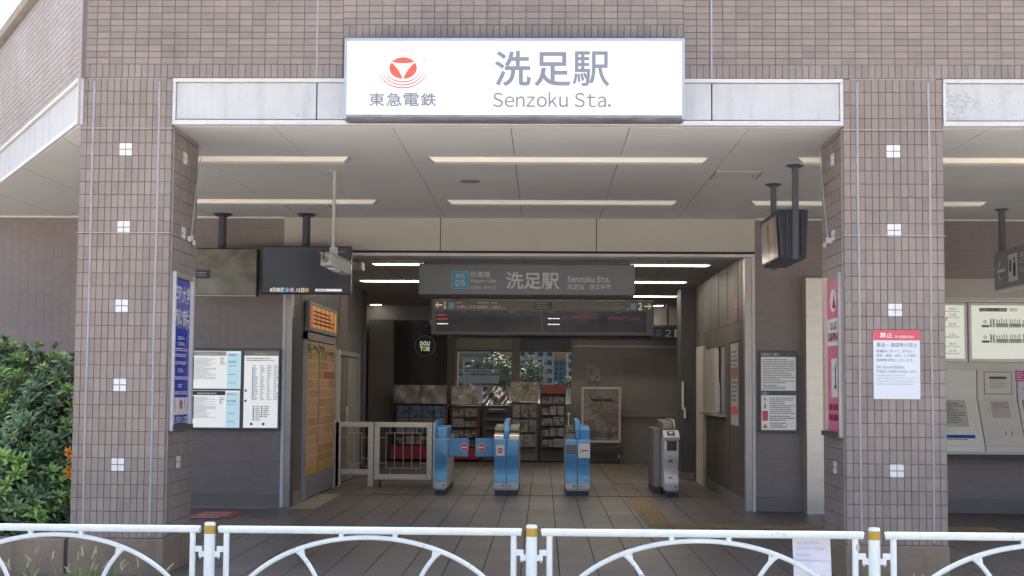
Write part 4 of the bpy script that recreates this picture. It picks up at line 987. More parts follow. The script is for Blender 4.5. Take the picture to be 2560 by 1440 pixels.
# emblem: an oval cut into three lobes by a white concave triangle
def ell(t): return (cx + .103 * math.cos(t), cz + .0815 * math.sin(t))
corners = [R(33), R(147), R(270)]
for i in range(3):
    t0, t1 = corners[i], corners[(i + 1) % 3]
    if t1 < t0: t1 += 2 * math.pi
    n = 18; arc = [ell(t0 + .03 + (t1 - t0 - .06) * k / n) for k in range(n + 1)]
    a, b = Vector(arc[-1]), Vector(arc[0]); c_ = Vector((cx, cz)); mid = (a + b) / 2
    ctrl = mid + (c_ - mid) * .42
    inner = [(a * (1 - k / n) ** 2 + ctrl * 2 * (k / n) * (1 - k / n) + b * (k / n) ** 2) for k in range(1, n)]
    pts = arc + [(q.x, q.y) for q in inner]
    w2 = MB(); w2.add([f_(p, q, .003) for p, q in pts], (tuple(range(len(pts))),)); w2.obj('emblem_lobe', logo_m, nb)
for r_, zz in ((.135, .105), (.158, .128), (.184, .150)):
    mb = MB(); n = 40; P = []
    for k in range(n + 1):
        t = R(183 + 174 * k / n); th = .0008 + .0034 * math.sin(math.pi * k / n)
        P += [f_(cx + (r_ - th) * math.cos(t), cz + (zz - th) * math.sin(t), .003), f_(cx + (r_ + th) * math.cos(t), cz + (zz + th) * math.sin(t), .003)]
    mb.add(P, [(2 * k, 2 * k + 1, 2 * k + 3, 2 * k + 2) for k in range(n)]); mb.obj('emblem_wave', logoline_m, nb)
w = MB(); s_ = 'TOKYU CORPORATION'
for i, ch in enumerate(s_):
    if ch == ' ': continue
    an = R(155 - 130 * i / (len(s_) - 1)); px_, pz_ = cx + .166 * math.cos(an), cz + .128 * math.sin(an)
    tx, tz = Vector((.166 * math.sin(an), -.128 * math.cos(an))).normalized()
    fr2 = frame((px_, YS, pz_), (tx, 0, tz), (-tz, 0, tx)); wd = .006 if ch == 'I' else .019
    write(w, fr2, ch, -wd / 2, wd / 2, -.003, .021, .003, res=2)
w.obj('emblem_lettering', mat('rose_ink', (.52, .25, .29), .5, var=0), nb)

# ------------------------------------------------------------------ hanging screens in the porch
def hanging_screen(label, x0, x1, z0, z1, px_, face, loc):
    t = thing('hanging_screen', label, 'screen', loc, 'screens hung in the porch'); y = 15.2
    MB().box(x0, x1, y, y + .12, z0, z1).obj('case', black_m, t, bevel=.008)
    MB().box(x0 + .012, x1 - .012, y - .003, y - .0005, z0 + .015, z1 - .015).obj('panel', face, t)
    MB().box(px_ - .055, px_ + .055, 15.26, 15.34, z1 - .1, z1 + .0).obj('bracket', navy_m, t)
    MB().tube([(px_, 15.38, z1 - .2), (px_, 15.38, ZC - .002)], .045, 16).obj('pole', navy_m, t, smooth=True)
    MB().tube([(px_, 15.38, ZC - .03), (px_, 15.38, ZC - .001)], .075, 20, r1=.115).obj('flange', navy_m, t, smooth=True)
    return t
s1 = hanging_screen('hanging screen showing a faded brown landscape, over the timetable board', -4.02, -3.282, 2.44, 2.992, -3.735, picture_mat('landscape_display', [(.10, .10, .065), (.20, .18, .145), (.15, .155, .10), (.27, .25, .21)], 2.6, distort=.5, emit=.02), (-3.65, 15.2, 2.44))
f_ = front(15.197)
MB().slab(f_, -3.99, -3.82, 2.64, 2.74, .001, .003).obj('caption_box', navy_m, s1); w = MB(); lines(w, f_, -3.97, -3.84, 2.66, 2.72, 2, .005); w.obj('caption_print', inkgrey_m, s1)
MB().box(-4.02, -3.29, 15.18, 15.199, 2.437, 2.447).obj('lower_bezel', lightgrey_m, s1)
s2 = hanging_screen('dark hanging screen advertising August event dates', -3.227, -2.205, 2.467, 3.019, -2.755, screen_m, (-2.7, 15.2, 2.47))
w = MB(); write(w, f_, '8月毎週', -3.13, -2.965, 2.487, 2.540, .003, bold=.02); write(w, f_, '.12日', -2.845, -2.735, 2.487, 2.535, .003, bold=.02); w.obj('lettering', screen_white_m, s2)
for x, m, s_ in ((-2.932, cyan_m, '土'), (-2.878, pink_m, '日'), (-2.705, yellow_m, '土')):
    mb = MB(); mb.disc(f_, x, 2.513, .026, .028, .003, 20); mb.obj('day_disc', mat('glow_' + m.name, tuple(MATS[m.name].node_tree.nodes['RGB'].outputs[0].default_value)[:3], .4, emit=.08, var=0), s2)
    w = MB(); write(w, f_, s_, x - .016, x + .016, 2.497, 2.529, .005); w.obj('day_lettering', offwhite_m, s2)
MB().rect(f_, -2.61, -2.305, 2.498, 2.526, .003).obj('search_bar', screen_white_m, s2)
w = MB(); lines(w, f_, -2.59, -2.45, 2.502, 2.522, 1, .005); w.obj('search_print', ink_m, s2)
w = MB(); lines(w, f_, -2.40, -2.24, 2.945, 2.965, 1, .003); w.obj('headline_print', mat('screen_pink', (.4, .15, .2), .5, emit=.1, var=0), s2)

# security camera on a drop pole
sc_ = thing('security_camera', 'beige security camera on a long drop pole in the porch', 'camera', (-1.94, 12.256, 2.45))
camm = mat('camera_beige', (.50, .49, .44), .45, var=.06)
MB().tube([(-1.945, 12.256, 2.70), (-1.94, 12.256, ZC - .001)], .0165, 12).obj('pole', camm, sc_, smooth=True)
MB().tube([(-1.94, 12.256, ZC - .012), (-1.94, 12.256, ZC - .001)], .045, 20).obj('flange', camm, sc_)
MB().box(-1.975, -1.905, 12.235, 12.275, 2.58, 2.70).obj('bracket', camm, sc_, bevel=.004)
A = Vector((-1.985, 12.10, 2.572)); Bp = Vector((-1.855, 12.46, 2.515)); ax = (Bp - A).normalized(); sd_ = ax.cross(Vector((0, 0, 1))).normalized(); up_ = sd_.cross(ax).normalized(); mid = (A + Bp) / 2
MB().obox(mid, ax * ((Bp - A).length / 2), sd_ * .056, up_ * .055).obj('housing', camm, sc_, bevel=.012)
MB().obox(mid + up_ * .06 + ax * .02, ax * .23, sd_ * .064, up_ * .004).obj('sunshield', camm, sc_)
MB().tube([A - ax * .004, A - ax * .03], .030, 14).obj('cable_gland', midgrey_m, sc_)
MB().tube([A - ax * .03, A - ax * .055 + up_ * .015, A - ax * .04 + up_ * .07, A + ax * .05 + up_ * .085], .006, 8).obj('cable', black_m, sc_)
MB().tube([Bp, Bp + ax * .05], .035, 16).obj('lens_hood', darkgrey_m, sc_)
MB().obox(mid - up_ * .06 - ax * .03, ax * .06, sd_ * .03, up_ * .006).obj('rating_plate', offwhite_m, sc_)

# twin-sided screen hung along the depth
ts = thing('twin_screen', 'dark wedge shaped twin screen hung on two poles by the notice pillar', 'screen', (2.23, 12.4, 2.56), 'screens hung in the porch')
X0, X1, B0, B1 = 2.087, 2.374, 2.112, 2.352
for pl, nm, m in ((((X0 + .006, 3.027), (X1 - .006, 3.027), (B1 - .006, 2.585), (B0 + .006, 2.585)), 'case', navy_m),):
    MB().prism(list(pl), lambda p, q, t: (p, t, q), 11.93, 12.90).obj(nm, m, ts, bevel=.012)
fL = frame((X0 + (B0 - X0) * .5, 0, (3.027 + 2.565) / 2), (0, -1, 0), ((X0 - B0), 0, 3.027 - 2.565))
MB().slab(fL, -12.86, -11.97, -.205, .205, .0, .004).obj('bezel', darkgrey_m, ts)
MB().slab(fL, -12.83, -12.0, -.185, .185, .004, .006).obj('panel', picture_mat('twin_display', [(.20, .19, .18), (.30, .28, .27), (.30, .16, .11), (.24, .09, .07)], 2.5, distort=.6, emit=.015, stretch=(1, 1.6, .6)), ts)
for y in (11.85, 12.97):
    MB().tube([(2.235, y, 2.57), (2.235, y, ZC - .002)], .030, 16).obj('pole', grey_pole_m, ts, smooth=True)
    MB().tube([(2.235, y, ZC - .022), (2.235, y, ZC - .001)], .05, 20, r1=.085).obj('flange', grey_pole_m, ts, smooth=True)
for k in range(5): MB().box(2.13 + k * .045, 2.137 + k * .045, 11.922, 11.931, 2.62, 2.98).obj('vent_rib', grey_pole_m, ts)

# ticket direction sign
th_ = thing('ticket_direction_sign', 'dark hanging sign with an arrow and ticket symbol by the ticket machines', 'sign', (4.95, 13.9, 2.5))
a0 = Vector((4.97, 14.80, 0)); rdir = Vector((-.03, -1, 0)).normalized(); fT = frame(a0, rdir, (0, 0, 1))
MB().slab(fT, 0, 1.9, 2.52, 2.93, -.14, 0).obj('case', signgrey_m, th_, bevel=.006)
MB().slab(fT, .02, 1.88, 2.50, 2.519, -.13, -.005).obj('underside', alu_white_m, th_)
for k in (.07, 1.83): p = fT(k, 0, -.07); MB().tube([(p.x, p.y, 2.93), (p.x, p.y, ZC - .002)], .035, 14).obj('pole', grey_pole_m, th_, smooth=True); MB().tube([(p.x, p.y, ZC - .02), (p.x, p.y, ZC - .001)], .05, 18, r1=.08).obj('flange', grey_pole_m, th_)
w = MB(); arrow(w, fT, .25, 2.715, .26, -1, .003); w.rect(fT, .50, .80, 2.57, 2.86, .003); write(w, fT, 'きっぷ', .86, 1.45, 2.74, 2.86, .003); write(w, fT, 'Tickets', .86, 1.3, 2.64, 2.70, .003); w.obj('lettering', offwhite_m, th_)
w = MB(); w.disc(fT, .70, 2.80, .025, .025, .005, 14); w.rect(fT, .66, .74, 2.62, 2.765, .005); w.rect(fT, .54, .60, 2.68, 2.80, .005); w.obj('symbol', inkblack_m, th_)

# ------------------------------------------------------------------ notice boards
tb = thing('timetable_board', 'framed timetable board with three bright sheets on the dark wall', 'notice board', (-3.6, YB, .9))
MB().box(-4.14, -3.076, YB - .05, YB - .004, .900, 1.850).obj('frame', grey_pole_m, tb, bevel=.006)
f_ = front(YB - .05)
sheets = [(-4.112, -3.540, 1.378, 1.818), (-4.105, -3.545, .925, 1.357), (-3.499, -3.098, .925, 1.821)]
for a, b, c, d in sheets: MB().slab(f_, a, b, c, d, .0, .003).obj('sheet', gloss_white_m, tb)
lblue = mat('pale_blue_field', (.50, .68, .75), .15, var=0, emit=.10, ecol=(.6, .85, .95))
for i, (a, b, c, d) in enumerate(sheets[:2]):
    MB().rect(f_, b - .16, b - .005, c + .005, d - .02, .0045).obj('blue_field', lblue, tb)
    MB().rect(f_, a, b - .17, d - .055, d - .005, .0045).obj('heading_band', darkgrey_m if i else cream_m, tb)
    w = MB(); lines(w, f_, a + .06, b - .22, d - .05, d - .02, 1, .006); w.obj('heading_print', offwhite_m, tb)
    MB().rect(f_, a + .01, a + .022, c + .10, d - .07, .0045).obj('hour_column', darkgrey_m, tb)
    w = MB(); lines(w, f_, a + .03, a + .28, c + .11, d - .075, 19, .0045, h=.35, fill=.7, seed=i); lines(w, f_, b - .24, b - .18, d - .16, d - .07, 4, .0045, fill=.8, seed=i + 3); w.obj('print', inkgrey_m, tb)
    w = MB()
    for z in (d - .06, d - .14): lines(w, f_, b - .15, b - .02, z, z + .03, 2, .006, seed=i)
    for k in range(3): lines(w, f_, b - .14, b - .04, c + .06 + k * .1, c + .075 + k * .1, 1, .006, seed=k)
    w.obj('side_print', mat('teal_ink', (.10, .32, .42), .5, var=0), tb)
a, b, c, d = sheets[2]
MB().rect(f_, a, b, d - .055, d, .0045).obj('heading_band', mat('tan_band', (.40, .36, .28), .4, var=0), tb)
w = MB(); lines(w, f_, a + .12, b - .1, d - .04, d - .02, 1, .006); w.obj('heading_print', offwhite_m, tb)
w = MB()
for k in range(4):
    x = a + .11 + k * .08; lines(w, f_, x, x + .055, c + .32, d - .16, 22, .0045, h=.4, fill=.8, seed=20 + k)
lines(w, f_, a + .14, a + .20, c + .08, c + .26, 8, .0045, seed=31); lines(w, f_, a + .235, a + .31, c + .12, c + .26, 6, .0045, seed=32); lines(w, f_, a + .02, b - .02, d - .12, d - .075, 2, .0045, seed=33)
w.obj('print', inkgrey_m, tb)
w = MB()
for k in range(8): w.rect(f_, a + .11, a + .127, c + .085 + k * .022, c + .10 + k * .022, .005)
for k in range(6): w.rect(f_, a + .205, a + .222, c + .125 + k * .022, c + .14 + k * .022, .005)
for k in range(16): w.rect(f_, a + .095, a + .108, c + .33 + k * .024, c + .345 + k * .024, .005)
for k in (0, 1): w.rect(f_, a + .01, a + .035, c + .30 + k * .12, c + .325 + k * .12, .005); w.rect(f_, a + .08 + k * .14, a + .11 + k * .14, c + .03, c + .058, .005)
w.obj('route_mark', mat('route_blue', (.03, .13, .42), .4, var=0), tb)

gb = thing('guidance_board', 'narrow framed guidance board with two white notices by the steel jamb', 'notice board', (2.73, YB, .92))
MB().box(2.512, 2.962, YB - .045, YB - .004, .912, 1.860).obj('frame', grey_pole_m, gb, bevel=.006)
f_ = front(YB - .045)
for i, (a, b, c, d) in enumerate(((2.535, 2.935, 1.40, 1.79), (2.535, 2.935, .945, 1.345))):
    MB().slab(f_, a, b, c, d, 0, .003).obj('sheet', dim_sheet_m, gb)
    w = MB(); lines(w, f_, a + .015 + (.08 if i else 0), b - .015, c + (.08 if i == 0 else .18), d - .02, 14 if i == 0 else 9, .0045, h=.4, seed=40 + i); 
    if i == 1: lines(w, f_, a + .1, b - .12, c + .02, c + .09, 3, .0045, seed=45); lines(w, f_, a + .09, b - .015, c + .1, c + .17, 3, .0045, seed=46)
    else: lines(w, f_, a + .015, b - .12, c + .012, c + .07, 3, .0045, seed=47)
    w.obj('print', ink_m, gb)
w = MB(); write(w, f_, '定期券のご案内', 2.54, 2.74, 1.80, 1.835, .003); write(w, f_, 'お願い', 2.54, 2.62, 1.352, 1.385, .003); w.obj('heading_print', offwhite_m, gb)
MB().rect(f_, 2.545, 2.61, 1.05, 1.165, .005).obj('red_panel', rose_m, gb)
w = MB(); w.add([f_(2.545, .965, .005), f_(2.61, .965, .005), f_(2.578, 1.02, .005)], ((0, 1, 2),)); w.obj('warning_mark', mat('amber', (.6, .3, .05), .5, var=0), gb)
w = MB(); w.ring(f_, 2.80, 1.0, .022, .030, .005, 20); w.obj('ban_mark', red_m, gb)
w = MB(); w.ring(f_, 2.575, 1.29, .012, .017, .005, 14); w.rect(f_, 2.57, 2.578, 1.295, 1.325, .005); w.rect(f_, 2.57, 2.585, 1.19, 1.235, .005); w.disc(f_, 2.577, 1.245, .008, .008, .005, 10); w.obj('wheelchair_mark', inkblack_m, gb)

# lit posters on the pillars' inner faces
f_ = faceX(-2.848 + .001)
bs = thing('blue_clinic_sign', 'tall blue sign with white characters on the shrub-side pillar', 'sign', (-2.84, 10.44, 1.09))
MB().slab(f_, 10.15, 10.715, 1.07, 2.295, -.02, .005).obj('case', steel_dull_m, bs)
MB().slab(f_, 10.185, 10.655, 1.115, 2.25, .0055, .008).obj('face', signblue_m, bs)
for a, b, c, d in ((10.15, 10.183, 1.07, 2.295), (10.66, 10.715, 1.07, 2.295)): MB().slab(f_, a, b, c, d, .0055, .03).obj('frame', alu_white_m, bs, bevel=.003)
MB().slab(f_, 10.184, 10.659, 2.255, 2.295, .0055, .03).obj('frame', steel_dull_m, bs); MB().slab(f_, 10.15, 10.715, 1.07, 1.112, .0305, .04).obj('frame', darkgrey_m, bs)
w = MB(); write(w, f_, '昭和大学', 10.20, 10.64, 2.06, 2.20, .010, bold=.02); write(w, f_, '歯科病院', 10.20, 10.64, 1.86, 2.02, .010, bold=.02)
for k_, (s_, z, h_, a, b) in enumerate((('診療時間', 1.775, .03, 10.32, 10.52), ('平日・土曜', 1.73, .028, 10.32, 10.52), ('午前 8:30〜11:00', 1.685, .028, 10.22, 10.62), ('午後 1:00〜3:00', 1.64, .028, 10.26, 10.58), ('土曜 8:30〜11:00', 1.58, .028, 10.24, 10.60), ('診療科目', 1.52, .034, 10.34, 10.50), ('保存・補綴・矯正・口腔外科', 1.462, .03, 10.21, 10.63), ('休診', 1.40, .034, 10.36, 10.48), ('日曜・祝日・年末年始', 1.345, .03, 10.21, 10.63))): lines(w, f_, a, b, z, z + h_, 2, .010, h=.55, fill=1, gap=.5, seed=k_)
write(w, f_, 'TEL3787-1151', 10.20, 10.64, 1.125, 1.175, .010, bold=.02); w.obj('lettering', offwhite_m, bs)
MB().rect(f_, 10.20, 10.64, 1.19, 1.325, .0095).obj('map_field', offwhite_m, bs)
w = MB()
for k in range(6): x = 10.23 + k * .07; w.quad(f_(x, 1.195, .011), f_(x + .012, 1.195, .011), f_(x + .04 * (-1) ** k + .012, 1.32, .011), f_(x + .04 * (-1) ** k, 1.32, .011))
w.obj('map_road', inkgrey_m, bs); MB().rect(f_, 10.42, 10.48, 1.235, 1.30, .0125).obj('map_mark', red_m, bs)

f_ = faceNX(2.262 - .001)
ps = thing('pink_clinic_sign', 'tall pink and white sign on the inner face of the notice pillar', 'sign', (2.25, 10.43, 1.08))
MB().slab(f_, -10.72, -10.14, 1.06, 2.31, -.02, .005).obj('case', steel_dull_m, ps)
MB().slab(f_, -10.64, -10.175, 1.10, 2.275, .0055, .008).obj('face', pink_m, ps)
MB().slab(f_, -10.72, -10.645, 1.06, 2.31, .0055, .03).obj('frame', mat('warm_edge', (.62, .50, .40), .4, var=.04), ps); MB().slab(f_, -10.17, -10.14, 1.06, 2.31, .0055, .03).obj('frame', steel_dull_m, ps)
MB().slab(f_, -10.72, -10.14, 1.06, 1.097, .0305, .045).obj('frame', darkgrey_m, ps)
MB().rect(f_, -10.63, -10.185, 1.76, 1.97, .0095).obj('white_field', offwhite_m, ps); MB().rect(f_, -10.50, -10.28, 1.36, 1.66, .0095).obj('white_field', offwhite_m, ps)
mb = MB(); mb.disc(f_, -10.42, 2.11, .11, .09, .0095, 28); mb.obj('white_disc', offwhite_m, ps)
mb = MB(); mb.add([f_(-10.44, 2.05, .011), f_(-10.33, 2.05, .011), f_(-10.385, 2.17, .011)], ((0, 1, 2),)); mb.obj('disc_mark', mat('maroon_ink', (.30, .04, .09), .5, var=0), ps)
w = MB(); write(w, f_, 'なんば', -10.52, -10.30, 1.88, 1.95, .011, bold=.02); write(w, f_, '耳鼻咽喉科', -10.61, -10.20, 1.79, 1.865, .011, bold=.02); lines(w, f_, -10.58, -10.24, 1.26, 1.31, 1, .011, h=.9, fill=1, seed=3); lines(w, f_, -10.58, -10.24, 1.18, 1.23, 1, .011, h=.9, fill=1, seed=4); w.obj('lettering', MATS['maroon_ink'], ps)
mb = MB(); mb.add([f_(-10.49, 1.37, .011), f_(-10.40, 1.44, .011), f_(-10.32, 1.42, .011), f_(-10.34, 1.55, .011), f_(-10.29, 1.65, .011), f_(-10.37, 1.58, .011), f_(-10.36, 1.46, .011)], ((0, 1, 2, 3, 4, 5, 6),)); mb.obj('map_mark', inkblack_m, ps)

# prohibition notice on the pillar front
f_ = front(YF)
pn = thing('prohibition_notice', 'white prohibition notice with a red header on the pillar front', 'notice', (2.64, YF, 1.35))
MB().slab(f_, 2.469, 2.816, 1.352, 1.868, .002, .008).obj('plate', mat('plate_white', (.74, .78, .82), .4, var=.02), pn, bevel=.003)
MB().slab(f_, 2.470, 2.815, 1.792, 1.867, .0085, .0095).obj('header', mat('header_rose', (.70, .10, .13), .4, var=.02), pn)
w = MB(); write(w, f_, '禁止', 2.518, 2.612, 1.808, 1.850, .011, bold=.02); write(w, f_, 'Prohibition', 2.632, 2.768, 1.807, 1.832, .011, bold=.02); w.obj('header_lettering', offwhite_m, pn)
w = MB()
for s_, a, b, c, d in (('集会・演説等の禁止', 2.493, 2.797, 1.740, 1.774), ('駅構内において、許可なく', 2.493, 2.777, 1.700, 1.722), ('集会・演説・出店・ビラ配布・', 2.493, 2.797, 1.667, 1.689), ('勧誘等は禁止いたします。', 2.493, 2.770, 1.633, 1.655), ('No Assemblies,', 2.493, 2.703, 1.578, 1.604), ('Public Addresses, etc.', 2.493, 2.795, 1.547, 1.573)):
    write(w, f_, s_, a, b, c, d, .0095)
w.obj('lettering', ink_m, pn)
w = MB()
for s_, b, z in (('Unauthorized assemblies,', 2.708, 1.522), ('public addresses, stalls or booths,', 2.778, 1.500), ('distribution of flyers, solicitation, etc.', 2.792, 1.478), ('inside the station are prohibited.', 2.762, 1.456)): write(w, f_, s_, 2.493, b, z, z + .016, .0095)
w.obj('small_lettering', inkgrey_m, pn)

# ------------------------------------------------------------------ ticket machines
YT = YB
tm = thing('ticket_wall_panel', 'beige panel wall framing the ticket machines and fare charts', 'panel', (6, YT, .7))
MB().box(3.26, 8.89, YT + .05, YT + .27, .72, 2.715).obj('backing', beige_plastic_m, tm)
MB().box(3.26, 8.89, YT - .004, YT + .049, 2.50, 2.715).obj('top_panel', mat('panel_beige', (.42, .39, .34), .35, metal=.2, var=.08, scale=1), tm)
for z0, z1 in ((2.475, 2.497), (2.445, 2.470)): MB().box(3.26, 8.89, YT - .012, YT + .049, z0, z1).obj('rail', steel_dull_m, tm)
MB().box(3.26, 8.89, YT - .33, YT + .049, .695, .719).obj('sill', alu_white_m, tm, bevel=.003)
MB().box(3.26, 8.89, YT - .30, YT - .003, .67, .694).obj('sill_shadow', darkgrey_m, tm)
MB().box(3.26, 8.89, YT - .010, YT + .049, 1.661, 1.742).obj('middle_panel', beige_plastic_m, tm)
f_ = front(YT)
for x0, x1, lab in ((3.9, 4.93, 'backlit fare chart with line diagrams half hidden by the pillar'), (4.945, 6.6, 'wide backlit fare chart with two horizontal route diagrams')):
    t = thing('fare_chart', lab, 'fare chart', ((x0 + x1) / 2, YT, 1.74), 'backlit fare charts over the ticket machines')
    MB().slab(f_, x0, x1, 1.745, 2.44, -.045, .01).obj('frame', steel_dull_m, t, bevel=.004)
    MB().slab(f_, x0 + .035, x1 - .035, 1.785, 2.405, .0105, .013).obj('face', chart_m, t)
    w = MB(); bl = MB()
    if x0 < 4:
        for k, z in enumerate((2.35, 2.28, 2.17, 2.05, 1.94, 1.86)):
            write(w, f_, ('西高島平', '三田', '目黒', '大岡山', '奥沢', '日吉')[k], 4.72, 4.80, z, z + .028, .015); bl.rect(f_, 4.2, 4.84, z - .02, z - .012, .015) if k in (3,) else w.rect(f_, 4.2, 4.84, z - .018, z - .013, .015)
            for q in range(8): bl.disc(f_, 4.3 + q * .06, z - .015, .008, .008, .016, 8) if k in (3,) else None
        bl.obj('route_line', sky_blue_m, t); w.obj('print', ink_m, t)
        MB().quad(f_(4.665, 2.22, .016), f_(4.68, 2.22, .016), f_(4.71, 2.27, .016), f_(4.695, 2.27, .016)).obj('mark', red_m, t)
    else:
        MB().slab(f_, 5.07, 5.39, 2.335, 2.375, .0135, .015).obj('heading_band', darkgrey_m, t)
        wh = MB(); write(wh, f_, '他社線へのきっぷ運賃表', 5.08, 5.38, 2.342, 2.368, .0165); wh.obj('heading_print', offwhite_m, t)
        lines(w, f_, 5.42, 5.53, 2.335, 2.375, 2, .015)
        gr = MB(); gl = MB()
        for z in (2.16, 1.98):
            gl.ring(f_, 5.135, z + .055, .012, .02, .015, 16); (gl if z > 2.1 else w).rect(f_, 5.095, 5.18, z - .01, z + .018, .015)
            x = 5.26
            for n_ in (5, 5, 6, 6, 5, 6):
                L_ = .028 * n_; gr.rect(f_, x, x + L_, z - .01, z + .03, .0145); (gl if z > 2.1 else w).rect(f_, x, x + L_, z + .03, z + .038, .016)
                for q in range(n_): w.rect(f_, x + .006 + q * .028, x + .016 + q * .028, z + .045, z + .075 + .03 * rnd.random(), .015)
                x += L_ + .012
            for q in (0, 1): gr.rect(f_, 5.19 + .033 * q, 5.213 + .033 * q, z - .01, z + .09, .0142)
        gr.obj('route_block', mat('chart_grey', (.5, .53, .47), .4, var=0), t); gl.obj('route_line', mat('chart_teal', (.05, .35, .40), .4, var=0), t); w.obj('print', ink_m, t)
def machine(label, x0, x1, kind, m):
    t = thing('ticket_machine', label, 'ticket machine', ((x0 + x1) / 2, YT, .72), 'machine bays along the ticket wall')
    P = [(.008, 1.66), (.008, 1.33), (.012, 1.32), (.27, .80), (.29, .78), (.29, .722), (-.0, .722), (-.0, 1.66)]
    MB().prism(P, lambda p, q, s: (s, YT - p, q), x0 + .004, x1 - .004).obj('housing', m, t, bevel=.006)
    fs = frame(((x0 + x1) / 2, YT - .012, 1.32), (1, 0, 0), (0, .258, .52)); h = -.575
    fu = front(YT - .008); c = (x0 + x1) / 2
    if kind == 'closed':
        MB().slab(fs, -.25, .12, h * .62, -.02, .001, .004).obj('notice', mat('aged_paper', (.55, .52, .40), .6, var=.06), t)
        w = MB(); lines(w, fs, -.22, .09, h * .55, -.05, 9, .006, seed=60); w.obj('notice_print', ink_m, t)
        MB().slab(fs, -.25, .17, h * .92, h * .80, .001, .003).obj('label', white_m, t); MB().slab(fs, -.25, .17, h * .87, h * .80, .0035, .0045).obj('label_band', mat('label_blue', (.02, .09, .35), .4, var=0), t)
        w = MB(); lines(w, fs, -.2, .15, h * .915, h * .88, 1, .005); w.obj('label_print', inkblack_m, t)
    if kind == 'covered':
        MB().slab(fu, c - .15, c + .17, 1.375, 1.635, .001, .004).obj('notice_frame', darkgrey_m, t); MB().slab(fu, c - .143, c + .163, 1.382, 1.628, .0045, .006).obj('notice', beige_plastic_m, t)
        MB().rect(fu, c - .09, c + .11, 1.55, 1.58, .0075).obj('notice_band', darkgrey_m, t); w = MB(); lines(w, fu, c - .08, c + .12, 1.44, 1.54, 6, .0075, h=.25, seed=62); w.obj('notice_print', ink_m, t)
        MB().slab(fs, -.09, .12, h * .42, -.03, .001, .003).obj('poster', mat('faded_pink', (.56, .47, .43), .5, var=.05), t); w = MB(); lines(w, fs, -.06, .1, h * .2, -.05, 4, .0045, seed=63); w.obj('poster_print', mat('faded_ink', (.36, .25, .24), .5, var=0), t)
        w = MB()
        for a in (.02, .09): w.rect(fs, a, a + .012, h * .80, h * .72, .003)
        for k in range(9): a = rnd.uniform(-.15, .15); b = rnd.uniform(h * .9, -.02); w.rect(fs, a, a + rnd.uniform(.004, .02), b, b + rnd.uniform(.003, .012), .0025)
        w.obj('scuff', darkgrey_m, t)
    if kind == 'active':
        MB().slab(fu, x0 + .008, x1 - .008, 1.335, 1.51, .001, .01).obj('upper_panel', lightgrey_m, t)
        w = MB(); write(w, fu, '2', x0 + .05, x0 + .07, 1.43, 1.455, .012); w.obj('machine_number', inkblack_m, t)
        MB().slab(fu, x0 + .13, x1 - .1, 1.47, 1.482, .011, .016).obj('status_light', mat('status_glow', (.8, .75, 1), .4, emit=1.5, ecol=(.75, .7, 1), var=0), t)
        MB().slab(fu, x0 + .17, x0 + .32, 1.40, 1.455, .011, .016).obj('bright_label', offwhite_m, t)
        MB().slab(fs, -.23, .23, h, -.01, .001, .004).obj('control_panel', mat('panel_grey', (.27, .265, .26), .45, var=.05), t)
        MB().slab(fs, -.12, .2, h * .42, -.03, .005, .008).obj('screen', screen_m, t)
        for a in (-.205, -.15): MB().slab(fs, a, a + .03, h * .30, h * .22, .005, .009).obj('button', red_m, t)
        MB().slab(fs, -.13, .2, h * .70, h * .62, .005, .012).obj('note_slot', black_m, t); MB().slab(fs, -.13, .2, h * .97, h * .80, .005, .012).obj('tray', black_m, t)
        MB().slab(fs, -.15, -.11, h * .55, h * .50, .005, .012).obj('coin_slot', offwhite_m, t)
    return t
machine('closed ticket bay with an aged paper notice and a blue label', 4.50, 5.03, 'closed', mat('bay_white', (.80, .78, .70), .4, var=.06, scale=2.5))
machine('covered ticket bay with scuffed beige front and a framed notice', 5.034, 5.49, 'covered', beige_plastic_m)
machine('working ticket machine with a dark screen and red buttons', 5.494, 6.05, 'active', mat('bay_cream', (.72, .69, .61), .4, var=.05))
machine('plain ticket bay seen in the gap beside the steel post', 3.27, 4.496, 'plain', MATS['bay_white'])
for x0, x1, m, lab in ((5.475, 5.605, magenta_m, 'magenta sticker above the working ticket machine'), (5.612, 5.78, cyan_m, 'blue sticker above the working ticket machine')):
    t = thing('machine_sticker', lab, 'sticker', (x0, YT, 1.52), 'stickers above the ticket machine')
    MB().slab(f_, x0, x1, 1.525, 1.65, .009, .011).obj('sheet', m, t); w = MB(); lines(w, f_, x0 + .012, x1 - .012, 1.535, 1.64, 4, .0125, h=.3, seed=int(x0 * 10)); w.obj('print', offwhite_m, t)

# ------------------------------------------------------------------ tactile paving
worn_tactile_m = mat('tactile_worn', (.165, .12, .07), .6, var=.25, scale=4, rand=.08)
def tactile(label, cells, along, loc, m=None):
    t = thing('tactile_paving', label, 'tactile paving', loc, 'yellow tactile paving strips')
    me = None
    for x, y in cells:
        if me is None:
            mb = MB().box(0.004, .296, .004, .296, 0, .006)
            for k in range(4):
                a = .045 + k * .07
                if along == 'y': mb.box(a - .0, a + .022, .015, .285, .006, .011)
                else: mb.box(.015, .285, a, a + .022, .006, .011)
            me = mb.mesh('tactile_block', m or tactile_m)
        o = link('tactile_block', me, t); o.location = Vector((x, y, .0005)) - WLOC[t.name]
tactile('yellow tactile strip leading from the porch to the wide gate', [(1.075, 14.05 + .3 * k) for k in range(11)] + [(1.075, 17.27)][:0], 'y', (1.22, 15.7, 0))
tactile('yellow tactile strip crossing the porch towards the ticket machines', [(1.075 + .3 * k, 13.74) for k in range(12)], 'x', (2.8, 13.9, 0))
tactile('worn tactile strip beyond the ticket gates', [(1.04, 19.75 + .3 * k) for k in range(15)], 'y', (1.2, 22, 0), worn_tactile_m)

